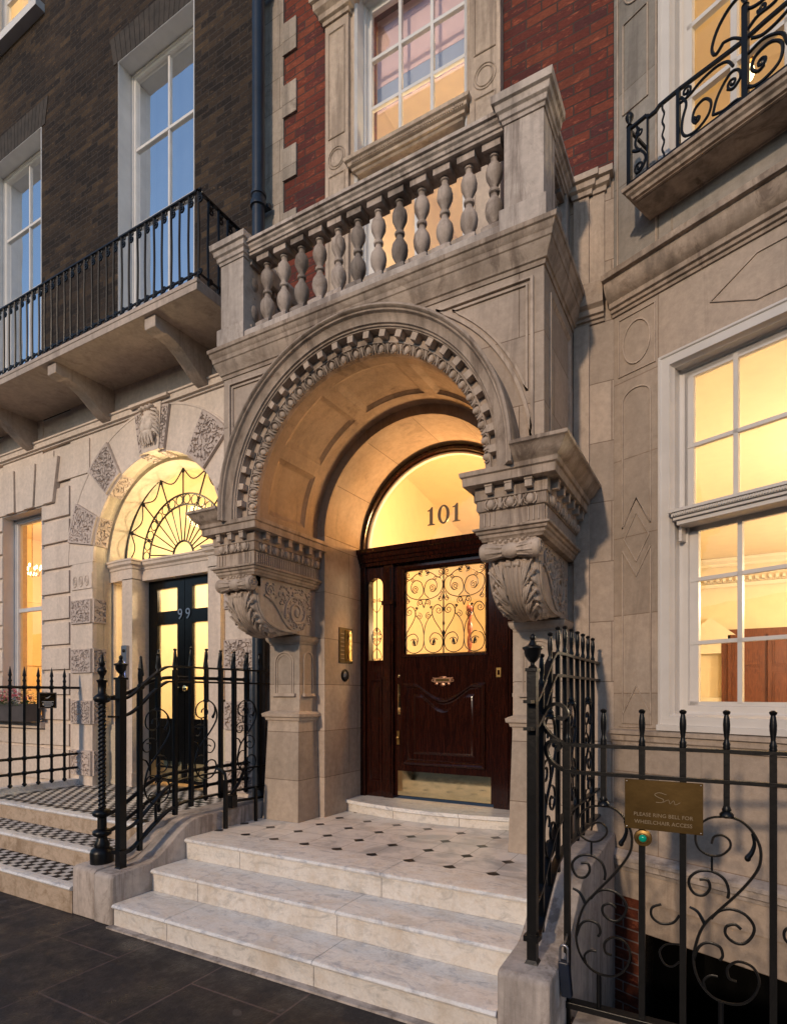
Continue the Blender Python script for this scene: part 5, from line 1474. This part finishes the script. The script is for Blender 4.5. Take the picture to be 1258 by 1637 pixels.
def balc_bar(lean):
    mb = MB(); L_ = [(0, 0, .02), (lean*.3, 0, .2), (lean*.5, 0, .4), (lean*.2, 0, .62), (0, 0, .77)]
    xs = catmull([(p[0], p[2]) for p in L_], 4)
    mb.tube([(u, 0, v) for u, v in xs], .0105, 6)
    mb.tube([(u, 0, v) for u, v in spiral(.026, .69, .034, 2.6, -1.3, .25, 10)], .0085, 5)
    mb.tube([(.04+u, 0, v) for u, v in spiral(.0, .742, .022, 4, -1.1, .3, 10)], .008, 5)
    mb.tube([(u, 0, v) for u, v in spiral(.024, .09, .030, 3.6, 1.2, .25, 10)], .008, 5)
    mb.lathe([(.011, 0), (.016, .015), (.009, .035)], 0, 0, .035, 6)
    return mb.build('railing_bar', 'iron', None, 50)
pb = [balc_bar(.016), balc_bar(-.014)]
for o in pb: o.parent = Bq; o.location = Vector((BX1-.036, BY+.048, 5.02))-parent_loc(Bq)
k = 0; x = BX1-.036-.112
pb[1].location.x -= .112
while x > BX0+.1:
    x -= .112; k += 1
    o = pb[k % 2].copy(); COL.objects.link(o); o.parent = Bq; o.location = Vector((x, BY+.048, 5.02))-parent_loc(Bq)
for k in range(1, 7):
    o = pb[k % 2].copy(); COL.objects.link(o); o.parent = Bq; o.rotation_euler = (0, 0, pi/2); o.location = Vector((BX1-.036, BY+.048+.112*k, 5.02))-parent_loc(Bq)
# brick storeys
mb = MB()
WIN = [(-5.865, -4.66, 5.02, 8.61), (-8.57, -7.365, 5.02, 8.61), (-8.57, -7.40, 10.1, 12)]
wall(mb, -11.5, -3.755, 5.0, 12, WIN, 4.14, 4.32)
mb.build('brick_wall', 'brick_dark', Q, 0)
RB = simple('rubbed brick', (.032, .025, .02), .8, 0, .5, 7, 60, .4)
for x0, x1 in ((-5.865, -4.66), (-8.57, -7.365)):   # gauged
    mb = MB()
    # brick arches over the windows
    n = 18
    for i in range(n):
        a, b = x0-.08+(x1-x0+.16)*i/n, x0-.08+(x1-x0+.16)*(i+1)/n; sp = 1.10; xm = (x0+x1)/2
        mb.prism([(a+.003, 8.612), (b-.003, 8.612), (xm+(b-xm)*sp-.003, 8.93), (xm+(a-xm)*sp+.003, 8.93)], 'y', 4.133, 4.16)
    mb.build('gauged_arch', RB, Q, 0)
mb = MB()
for a, b in ((-11.5, -8.58), (-7.36, -5.87), (-4.65, -3.77)): mb.box(a, b, 4.10, 4.15, 5.02, 5.20)
mb.build('plinth_band', 'white_cool', Q, 0)
for (x0, x1, z0, z1) in WIN[:2]:
    xm = (x0+x1)/2
    w = sash('window', x0, x1, z0, z1, 4.31, [xm], [(7.745, .016), (6.87, .028), (5.4, .05)], Q, 'tall white sash window over the long balcony '+('nearest the drainpipe' if x0 > -6 else 'at the left edge'), 'white_cool', 'glass_sky', y_wall=4.14)
    mb = MB()
    for k in range(5): mb.box(x0+.1+.2*k, x0+.22+.2*k, 4.44, 4.46, 5.1, 8.5)
    mb.box(x0, x1, 4.50, 4.52, 5.05, 8.6)
    mb.build('curtain', 'curtain', w, 0)
x0, x1, z0, z1 = WIN[2]
w = sash('window', x0, x1, z0, z1, 4.31, [-7.985], [(11, .02)], Q, 'lit second floor window at the top left corner', 'white_cool', 'glass', y_wall=4.14)
mb = MB(); mb.box(-8.7, -7.30, 4.03, 4.2, 10.0, 10.1); mb.build('sill', 'white_cool', w, 0)
room('second_floor_room', [(-8.9, 4.45), (-6.9, 4.45), (-6.9, 7.5), (-8.9, 7.5)], (0,), 9.9, 12.5, 'room', Q); lamp(-7.4, 5.6, 11.2, 60)
# intercom on the door pilaster, letter box
t = thing('entry_phone', (A9-.69, 4.265, 1.9), 'tall steel entry phone with blue lit name labels on the pilaster of door 99', 'intercom')
mb = MB(); mb.box(A9-.745, A9-.65, 4.235, 4.27, 1.62, 2.11); mb.build('housing', 'steel', t, 0)
mb = MB()
for k in range(7): mb.box(A9-.715, A9-.68, 4.23, 4.236, 1.64+k*.042, 1.672+k*.042)
mb.build('lit_label', 'panel_lit', t, 0)
mb = MB(); mb.lathe_y([(.02, 4.236), (.02, 4.226), (.012, 4.222)], A9-.698, 2.05, 12); mb.build('speaker', 'iron', t, 40)
t = thing('letter_box', (A9+.93, 4.29, 1.5), 'small black letter slot on the lit panel right of door 99', 'letter box')
mb = MB(); mb.box(A9+.82, A9+1.0, 4.27, 4.30, 1.36, 1.50); mb.build('slot_plate', 'plaque', t, 0)
mb = MB(); mb.box(A9+.845, A9+.975, 4.262, 4.272, 1.40, 1.46); mb.build('slot_flap', 'black', t, 0)

# ================================================================== DRAINPIPE
t = thing('drainpipe', (-3.705, 4.04, .5), 'blue black cast iron drainpipe between the brick house and the cream house', 'drainpipe')
mb = MB(); mb.lathe([(.058, .3), (.058, 12)], -3.705, 4.035, 0, 20)
mb.build('pipe', 'pipe', t, 40)
for z in (2.2, 4.2, 6.02, 8.0):
    mb = MB(); mb.lathe([(.062, 0), (.074, .004), (.074, .04), (.062, .06), (.06, .10), (.07, .105), (.07, .125), (.06, .13)], -3.705, 4.035, z, 20)
    mb.box(-3.79, -3.62, 4.08, 4.12, z+.01, z+.05); mb.build('pipe_joint', 'pipe', t, 40)

# ================================================================== FLOWER BOX
t = thing('window_box', (-7.75, 4.03, 1.22), 'grey planter box on the window sill of the cream house', 'planter')
mb = MB(); mb.frust((-8.3, -7.22, 3.86, 4.04), 1.225, (-8.33, -7.2, 3.84, 4.06), 1.44); mb.build('planter_body', 'planter', t, 0, bevel=.006)
t = thing('flowering_plants', (-7.75, 3.95, 1.44), 'pink and red flowering plants filling the grey window box', 'plant')
mb = MB(); rnd = random.Random(3)
for k in range(700):
    x, y_, z = rnd.uniform(-8.35, -7.18), rnd.uniform(3.80, 4.08), 1.42+rnd.random()**1.5*.26*(.6+.4*sin(k)) 
    mb.T = Matrix.Translation((x, y_, z)) @ Matrix.Rotation(rnd.uniform(0, 6.3), 4, 'Z') @ Matrix.Rotation(rnd.uniform(-.9, .9), 4, 'X')
    s_ = rnd.uniform(.014, .028); mb.poly([(-s_, 0, 0), (0, -s_*.5, .004), (s_, 0, 0), (0, s_*.5, .004)])
mb.T = Matrix.Identity(4); mb.build('foliage', 'leaf', t, 0, flip=False)
mb = MB()
for k in range(90):
    x, y_, z = rnd.uniform(-8.32, -7.22), rnd.uniform(3.80, 4.0), rnd.uniform(1.47, 1.62)
    for q in range(5):
        a = 2*pi*q/5; mb.T = Matrix.Translation((x, y_, z)) @ Matrix.Rotation(rnd.uniform(-.8, .3)-.9, 4, 'X'); mb.poly([(0, 0, 0), (.02*cos(a-.4), .02*sin(a-.4), .004), (.026*cos(a), .026*sin(a), .006), (.02*cos(a+.4), .02*sin(a+.4), .004)])
mb.T = Matrix.Identity(4); mb.build('blossom', 'flower', t, 0, flip=False)

# ================================================================== IRON RAILINGS
O1 = [(0.001, 1.048), (-0.056, 1.039), (-0.099, 1.003), (-0.114, 0.952), (-0.102, 0.905), (-0.062, 0.881), (-0.02, 0.888), (0.011, 0.92), (0.011, 0.951), (-0.014, 0.97), (-0.044, 0.962), (-0.054, 0.932)]
OL = [(0.089, 0.99), (0.097, 0.951), (0.089, 0.916), (0.074, 0.891)]
O3 = [(0.004, 0.714), (0.007, 0.748), (-0.008, 0.791), (-0.05, 0.816), (-0.099, 0.811), (-0.133, 0.781), (-0.137, 0.746), (-0.117, 0.714), (-0.083, 0.713), (-0.061, 0.744), (-0.068, 0.778), (-0.099, 0.776)]
O4 = [(-0.056, 0.62), (-0.026, 0.657), (0.016, 0.672), (0.063, 0.66), (0.094, 0.622), (0.091, 0.581), (0.063, 0.542), (0.028, 0.538), (-0.002, 0.562), (-0.002, 0.596), (0.028, 0.612), (0.051, 0.597)]
T1 = [(-0.08, 0.595), (-0.105, 0.639), (-0.136, 0.654)]
BS = [(0.0, 1.049), (0.045, 1.039), (0.086, 1.003), (0.114, 0.947), (0.119, 0.894), (0.108, 0.846), (0.074, 0.787), (0.028, 0.725), (-0.032, 0.653), (-0.08, 0.591), (-0.107, 0.521), (-0.121, 0.433), (-0.1, 0.351), (-0.045, 0.293), (0.035, 0.287), (0.087, 0.324), (0.113, 0.391), (0.094, 0.449), (0.042, 0.463), (0.005, 0.431), (0.008, 0.389), (0.035, 0.381)]
B5 = [(-0.121, 0.433), (-0.1, 0.494), (-0.066, 0.518), (-0.025, 0.509), (-0.014, 0.476), (-0.024, 0.453)]
B6 = [(-0.076, 0.317), (-0.083, 0.355), (-0.059, 0.382), (-0.032, 0.384)]
C1 = [(-0.174, 0.612), (-0.199, 0.575), (-0.245, 0.563), (-0.281, 0.585), (-0.281, 0.625), (-0.245, 0.646)]
C2 = [(-0.174, 0.488), (-0.225, 0.477), (-0.251, 0.439), (-0.232, 0.393), (-0.202, 0.387), (-0.175, 0.413)]
def ornament(parent, fn, ztop=1.045, zbot=.13, flip=1, extra=False, sc=1.0):
    """fn(u, z) -> xyz ; scrolled panel under a short bar"""
    def zz(z): return zbot+(z-.13)*(ztop-zbot)/(1.045-.13)
    def T(mb, P, r, r1=None): mb.tube([fn(flip*u*sc, zz(z)) for u, z in catmull(P, 5)], (r*1.15, r*.85) if r1 is None else r, 6, r1=r1)
    mb = MB(); T(mb, BS, .0068); T(mb, [(x, z) for x, z in O1], .0058); mb.build('scroll', 'iron', parent, 50)
    mb = MB(); T(mb, O3, .0056); T(mb, O4, .0056); T(mb, T1, .008, .005); T(mb, B5, .0056); T(mb, B6, .0048)
    mb.tube([fn(flip*-.053*sc, zz(.882)), fn(flip*-.053*sc, zz(.818))], .005, 6)
    mb.tube([fn(flip*-.02*sc, zz(.284)), fn(flip*-.02*sc, zbot)], .011, 8)
    mb.build('scroll', 'iron', parent, 50)
    mb = MB(); T(mb, OL, .005, .012); q = fn(flip*.074*sc, zz(.888)); mb.ball(*q, .012, .012, .014); mb.build('leaf', 'iron', parent, 50)
    if extra:
        mb = MB(); T(mb, C1, .0052); T(mb, C2, .0052); mb.build('scroll', 'iron', parent, 50)
TOPF = [(.011, -.17), (.0125, -.165), (.0145, -.155), (.0125, -.148), (.0145, -.14), (.0105, -.13), (.0085, -.118), (.0125, -.085), (.0135, -.06), (.0115, -.035), (.0085, -.02), (.0135, -.014), (.0145, -.006), (.006, 0)]
def urn_bar(parent, x, y, z0, z1, w=.0115, foot=False):
    mb = MB(); mb.box(x-w, x+w, y-w, y+w, z0, z1-.165); mb.lathe(TOPF, x, y, z1, 10)
    if foot: mb.lathe([(.012, .05), (.018, .035), (.016, .028), (.026, .018), (.027, .01), (.012, 0)], x, y, z0-.012, 10)
    return mb.build('bar', 'iron', parent, 40)
SPEAR = [(.012, -.15), (.012, -.10), (.017, -.095), (.017, -.085), (.012, -.08), (.019, -.07), (.017, -.05), (.009, -.02), (.002, 0)]
def spear_bar(parent, x, y, z0, z1, nodes=(), w=.0145, tall=False, foot=True):
    mb = MB(); mb.lathe([(w, z0), (w, z1-.14)], x, y, 0, 8)
    if not tall: mb.lathe([(.012, -.17), (.02, -.155), (.014, -.135), (.012, -.12), (.014, -.105), (.020, -.10), (.018, -.09), (.011, -.045), (.002, 0)], x, y, z1, 8)
    else: mb.lathe([(.015, -.16), (.024, -.15), (.020, -.12), (.009, -.02), (.010, -.01), (.003, 0)], x, y, z1, 8)
    for z in nodes: mb.ball(x, y, z, .030, .030, .028, 8, 6)
    if foot: mb.lathe([(.004, -.035), (.02, -.02), (.026, -.008), (.012, .01)], x, y, z0, 8)
    return mb.build('bar', 'iron', parent, 40)
def flat_rail(parent, pts, w=.018, h=.006, name='rail'):
    mb = MB(); mb.tube(pts, (w*.8, h*1.5), 4, flat=(0, 0, 1) if abs(pts[0][2]-pts[-1][2]) < 9 else None); return mb.build(name, 'iron', parent, 30)
def yz(P, x, k=6): return [(x, a, b) for a, b in catmull(P, k)]

def return_fence(label, x, group, sgn, bw=.0115, nw=.021):
    t = thing('iron_railing', (x, 2.59, .35), label, 'railing', group)
    # square newel with an urn
    mb = MB(); w = nw
    mb.box(x-w, x+w, 2.59-w, 2.59+w, .34, 1.66); mb.box(x-w*1.6, x+w*1.6, 2.59-w*1.6, 2.59+w*1.6, .445, .47); mb.frust((x-.035, x+.035, 2.555, 2.625), .335, (x-.022, x+.022, 2.568, 2.612), .36)
    mb.box(x-w*1.3, x+w*1.3, 2.59-w*1.3, 2.59+w*1.3, 1.655, 1.67)
    mb.build('newel_post', 'iron', t, 30)
    mb = MB(); mb.lathe([(.016, 0), (.02, .006), (.010, .016), (.010, .026), (.02, .036), (.034, .056), (.038, .082), (.046, .09), (.046, .096), (.02, .106), (.014, .12), (.010, .128), (.014, .138), (.012, .15), (.003, .158)], x, 2.59, 1.668, 16); mb.build('urn_finial', 'iron', t, 40)
    ys = [2.74+.155*k for k in range(9)]
    tops = [1.745, 1.86, 1.905]+[1.925]*6
    for P, w_ in (([(2.50, 1.52), (2.58, 1.52), (2.66, 1.54), (2.80, 1.65), (2.94, 1.745), (3.05, 1.765), (3.4, 1.765), (4.16, 1.765)], 0), ([(2.50, 1.40), (2.60, 1.40), (2.70, 1.44), (2.84, 1.56), (2.96, 1.64), (3.05, 1.65), (3.4, 1.65), (4.16, 1.65)], 0)):
        mb = MB(); mb.tube(yz(P, x), (.016, .0065), 4, flat=(0, 0, 1)) if False else mb.tube(yz(P, x), (.010, .024), 4, flat=(1, 0, 0)); mb.build('rail', 'iron', t, 30)
    mb = MB(); mb.tube(yz([(2.59, .44), (2.68, .46), (2.84, .58), (3.0, .68), (3.2, .72), (3.6, .725), (4.16, .725)], x), (.010, .028), 4, flat=(1, 0, 0)); mb.build('bottom_rail', 'iron', t, 30)
    mb = MB(); mb.tube(yz([(2.60, .60), (2.70, .63), (2.85, .75), (3.0, .86), (3.2, .90), (3.6, .905), (4.16, .905)], x), (.009, .021), 4, flat=(1, 0, 0)); mb.build('rail', 'iron', t, 30)
    zbs = [.46, .58, .66, .70, .72, .72, .72, .72, .72]
    for k, (y, z1) in enumerate(zip(ys, tops)):
        if k % 3 == 1: urn_bar(t, x, y, 1.50 if k > 1 else 1.44, z1, bw-.001, True); ornament(t, lambda u, z, y=y: (x, y+u, z), 1.50 if k > 1 else 1.44, zbs[k]+.02, flip=1, sc=.95)
        else: urn_bar(t, x, y, zbs[k]-.03, z1, bw)
    return t
rf = return_fence('black iron railing with a square urn-topped post beside the marble steps on the left', -3.645, 'scrolled railings flanking the marble steps', -1, .015, .026)
rf2 = return_fence('black iron railing with an urn-topped post on the right cheek wall running to the bay', -.745, 'scrolled railings flanking the marble steps', 1)
# stay rods and gate spring at the landing end of the left railing
t = thing('boot_scraper', (-3.50, 3.43, .465), 'black iron stay standing on the tiled landing by the left railing', 'boot scraper')
mb = MB(); mb.box(-3.515, -3.488, 3.416, 3.443, .465, .86); mb.tube([(-3.50, 3.43, .86), (-3.51, 3.43, .91), (-3.55, 3.44, .935), (-3.62, 3.46, .94)], .013, 8); mb.build('stay_rod', 'iron', t, 40)
mb = MB(); mb.box(-3.60, -3.50, 3.50, 3.56, .62, .72); mb.tube([(-3.56, 3.53, .70), (-3.58, 3.66, .80), (-3.6, 3.74, .90), (-3.62, 3.78, .92)], .014, 6); mb.tube([(-3.56, 3.53, .66), (-3.56, 3.95, .64)], .012, 6); mb.build('stay_bracket', 'iron', t, 30)
mb = MB(); mb.box(-3.50, -3.478, 3.755, 3.777, .465, .75); mb.build('stay_rod', 'iron', t, 30)

# ---- front railing along the pavement on the right
YFm = 2.75
ff = thing('iron_railing', (.0, YFm, 0), 'black iron railing with scroll panels guarding the basement area along the pavement', 'railing')
xs = [-.628+.1605*k for k in range(14)]
for k, x in enumerate(xs):
    if k % 3 == 1:
        urn_bar(ff, x, YFm, 1.055, 1.487, .0115, True); ornament(ff, lambda u, z, x=x: (x+u, YFm, z), 1.045, .13, extra=(k > 1))
    elif k == 0: urn_bar(ff, x, YFm, .02, 1.487, .0135)
    else: urn_bar(ff, x, YFm, .12, 1.487, .0125)
for z in (1.3175, 1.192):
    mb = MB()
    r_ = .082
    P = [(1.55, YFm, z), (-.55, YFm, z), (-.63, YFm, z+.004), (-.685, YFm-.004, z+.03), (-.715, YFm-.01, z+.07), (-.72, YFm-.02, z+.115)]
    if z > 1.25: P = P[:3]+[(-.69, YFm, z+.03), (-.73, YFm-.01, z+.075), (-.74, YFm-.015, z+.12), (-.715, YFm-.02, z+.17), (-.675, YFm-.03, z+.19), (-.635, YFm-.03, z+.175), (-.622, YFm-.03, z+.145), (-.64, YFm-.03, z+.12), (-.665, YFm-.03, z+.13)]
    else: P = P+[(-.70, YFm-.03, z+.14), (-.67, YFm-.03, z+.14), (-.655, YFm-.03, z+.118), (-.67, YFm-.03, z+.10)]
    pts = [P[0], P[1]]+[(p[0], q[0], p[1]) for p, q in zip(catmull([(a[0], a[2]) for a in P[1:]], 5), catmull([(a[1], 0) for a in P[1:]], 5))][1:]
    mb.tube(pts, (.011, .024), 4, flat=(0, 1, 0)); mb.build('rail', 'iron', ff, 30)
mb = MB(); mb.box(-.70, 1.6, YFm-.028, YFm+.028, .105, .135); mb.build('bottom_rail', 'iron', ff, 0, bevel=.003)
mb = MB(); mb.box(-.60, 6, 2.60, 2.86, -.02, .055); o = mb.build('area_kerb', 'cheek', None, 0, bevel=.012); tag(o, 'low worn stone kerb under the front railing', 'kerb')
# brass plaque, bell, padlock
t = thing('brass_plaque', (-.22, YFm-.03, 1.07), 'tarnished brass plaque hung on the front railing asking for the bell for wheelchair access', 'sign')
mb = MB(); mb.box(-.373, -.070, YFm-.033, YFm-.026, .968, 1.182); mb.build('plate', 'plaque', t, 0)
text('lettering', 'PLEASE RING BELL FOR', .0225, (-.222, YFm-.0335, 1.026), 'engrave', t, .0012)
text('lettering', 'WHEELCHAIR ACCESS', .0225, (-.222, YFm-.0335, .994), 'engrave', t, .0012)
mb = MB()
mb.tube([(-.235+u*.9, YFm-.0345, 1.105+v*.9) for u, v in catmull([(.03, .022), (.0, .03), (-.02, .02), (-.005, .008), (.018, -.002), (.01, -.016), (-.015, -.016)], 5)], .0016, 4)
mb.tube([(-.20+u, YFm-.0345, 1.092+v) for u, v in catmull([(-.02, 0), (0, .012), (.006, -.004), (.02, .01), (.026, -.006), (.045, .004)], 5)], .0013, 4)
mb.build('emblem', 'engrave', t, 0)
mb = MB()
for x in (-.365, -.078):
    for z in (.976, 1.174): mb.ball(x, YFm-.034, z, .003, .002, .003, 6, 4)
mb.build('screw', 'steel', t, 40)
t = thing('call_bell', (-.30, YFm-.04, .93), 'green bell push on a round brass plate under the brass plaque', 'bell')
mb = MB(); mb.lathe_y([(.035, YFm-.012), (.037, YFm-.03), (.034, YFm-.036), (.022, YFm-.038), (.02, YFm-.034)], -.30, .93, 24); mb.build('backplate', 'brass', t, 40)
mb = MB(); mb.ball(-.30, YFm-.038, .93, .0165, .011, .0165, 16, 10); mb.build('push_button', 'green', t, 60)
t = thing('padlock', (-.612, 2.6, .33), 'padlock with a steel shackle hanging at the foot of the front railing', 'padlock')
mb = MB(); mb.frust((-.622, -.575, 2.60, 2.635), .215, (-.634, -.588, 2.59, 2.63), .372); mb.build('lock_body', 'padblue', t, 0, bevel=.005)
mb = MB(); mb.tube([(-.628, 2.61, .36), (-.628, 2.61, .42)]+[(-.611-.017*cos(pi*i/8), 2.61, .42+.022*sin(pi*i/8)) for i in range(1, 8)]+[(-.594, 2.61, .42), (-.594, 2.61, .36)], .0055, 8)
mb.tube([(-.611, 2.61, .438), (-.618, 2.68, .44), (-.628, 2.745, .44)], .005, 6); mb.build('shackle', 'steel', t, 50)

# ---- railing of the house next door: twisted newel and spear bars, running back beside the steps
X9 = -3.87
t = thing('iron_railing', (X9, 2.6, .345), 'black spear-topped railing with a twisted post between the two flights of steps', 'railing', 'spear-topped railings of the cream house')
mb = MB()
R = []
for i in range(260):
    z = .70+.81*i/259; a = i*.21
    R.append([(X9+.024*(1+.16*cos(3*(q*2*pi/15)))*cos(q*2*pi/15+a), 2.6+.024*(1+.16*cos(3*(q*2*pi/15)))*sin(q*2*pi/15+a), z) for q in range(15)])
mb.rings(R)
mb.lathe([(.078, .345), (.080, .42), (.072, .445), (.05, .46), (.054, .48), (.038, .51), (.032, .535), (.03, .70)], X9, 2.6, 0, 20)
for z in (.56, .70): mb.lathe([(.03, -.03), (.055, -.018), (.064, -.008), (.064, .012), (.05, .024), (.03, .034)], X9, 2.6, z, 16)
mb.lathe([(.024, 1.49), (.05, 1.50), (.058, 1.515), (.058, 1.535), (.04, 1.55), (.028, 1.56), (.028, 1.635), (.036, 1.645), (.038, 1.655), (.016, 1.665), (.015, 1.685), (.024, 1.70), (.034, 1.72), (.026, 1.74), (.014, 1.752), (.021, 1.77), (.022, 1.785), (.012, 1.82), (.002, 1.855)], X9, 2.6, 0, 14)
mb.build('newel_post', 'iron', t, 50)
yk = [2.76+.16*k for k in range(9)]
rails = ([(2.6, 1.53), (2.7, 1.535), (2.85, 1.58), (3.0, 1.65), (3.15, 1.685), (3.4, 1.69), (4.1, 1.69)], [(2.6, .685), (2.7, .70), (2.85, .78), (3.0, .87), (3.15, .91), (3.4, .915), (4.1, .915)], [(2.6, .56), (2.7, .575), (2.85, .65), (3.0, .73), (3.15, .765), (3.4, .77), (4.1, .77)])
for P in rails:
    mb = MB(); mb.tube(yz(P, X9), .015, 8); mb.build('rail', 'iron', t, 50)
def at_y(P, y):
    q = catmull(P, 8)
    for a, b in zip(q, q[1:]):
        if a[0] <= y <= b[0]: return a[1]+(b[1]-a[1])*(y-a[0])/(b[0]-a[0])
    return q[-1][1]
for k, y in enumerate(yk):
    zt = at_y(rails[0], y)+.235
    spear_bar(t, X9, y, at_y(rails[2], y)-.10, zt, [at_y(P, y) for P in rails], tall=True)
# ---- far railing beside the chequered steps
t = thing('iron_railing', (-6.5, 3.5, .56), 'black spear-topped railing in front of the flower box at the left edge', 'railing', 'spear-topped railings of the cream house')
y = 3.907; k = 0
while y > 2.75:
    spear_bar(t, -6.5, y, .60, 1.853, (1.63, .87, .71)); y -= .145; k += 1
for z in (1.63, .87, .71):
    mb = MB(); mb.tube([(-6.5, 2.7, z), (-6.5, 4.09, z)], .0155, 8); mb.build('rail', 'iron', t, 50)
t = thing('railing_sign', (-6.48, 3.70, 1.48), 'small black framed notice hung on the far spear-topped railing', 'sign')
mb = MB(); mb.box(-6.49, -6.474, 3.605, 3.80, 1.40, 1.575); mb.build('sign_board', 'black', t, 0)
mb = MB(); R = []
for (y, z, dy, dz) in ((3.605, 1.40, 1, 1), (3.80, 1.40, -1, 1), (3.80, 1.575, -1, -1), (3.605, 1.575, 1, -1)): R.append([(-6.474+o, y+dy*a, z+dz*a) for a, o in ((0, 0), (0, .006), (.012, .006), (.012, 0))])
mb.rings(R, True); mb.build('sign_frame', 'planter', t, 0)
mb = MB()
for z, a, b in ((1.475, 3.64, 3.77), (1.462, 3.66, 3.75), (1.449, 3.645, 3.765), (1.436, 3.65, 3.76), (1.423, 3.67, 3.74)): mb.box(-6.4735, -6.4725, a, b, z-.003, z+.0025)
mb.poly([(-6.4725, 3.675, 1.515), (-6.4725, 3.70, 1.52), (-6.4725, 3.735, 1.54), (-6.4725, 3.725, 1.525), (-6.4725, 3.70, 1.508)])
mb.build('sign_lines', 'curtain', t, 0)

# ================================================================== THE OTHER SIDE OF THE STREET (unseen row added to darken reflections, kept low for the sun)
t = thing('unseen_street_row', (0, -17, 0), 'unseen brick row across the street, added low to darken reflections', 'house')
mb = MB(); wall(mb, -60, 50, 0, 6.2, [(-58+3.2*k, -56.8+3.2*k, zz, zz+1.8) for k in range(33) for zz in (1.0, 3.8)], -17.3, -17, None); mb.box(-60, 50, -25, -17.6, 0, 6.2)
mb.build('brick_wall', 'brick_dark', t, 0)
# ================================================================== LIGHT, SKY, CAMERA
W_ = bpy.data.worlds.new('World'); SC.world = W_; W_.use_nodes = True
nt = W_.node_tree; bg = nt.nodes['Background']
sky = nt.nodes.new('ShaderNodeTexSky'); sky.sky_type = 'NISHITA'; sky.sun_disc = False
EL = radians(19); AZ = math.atan2(.06, 1.0)
sky.sun_elevation = EL; sky.sun_rotation = pi+AZ; sky.air_density = 1.0; sky.dust_density = .4; sky.ozone_density = 2.2
nt.links.new(sky.outputs[0], bg.inputs[0]); bg.inputs[1].default_value = .145
sl = bpy.data.lights.new('sun', 'SUN'); sl.energy = 1.9; sl.angle = radians(2.5); sl.color = (1, .75, .52)
so = bpy.data.objects.new('sun_light', sl); COL.objects.link(so)
so.rotation_euler = Vector((.06, 1.0, -.355)).to_track_quat('-Z', 'Y').to_euler()
cd = bpy.data.cameras.new('camera'); cam = bpy.data.objects.new('camera', cd); COL.objects.link(cam); SC.camera = cam
cam.location = (0, 0, 1.55); cam.rotation_euler = (pi/2, 0, radians(29.5))
cd.sensor_fit = 'HORIZONTAL'; cd.sensor_width = 36; cd.lens = 36*930/1258
cd.shift_y = (1111-818.5)/1258; cd.clip_start = .05; cd.clip_end = 1000
SC.view_settings.view_transform = 'Standard'; SC.view_settings.look = 'None'; SC.view_settings.gamma = 1; SC.view_settings.exposure = .09
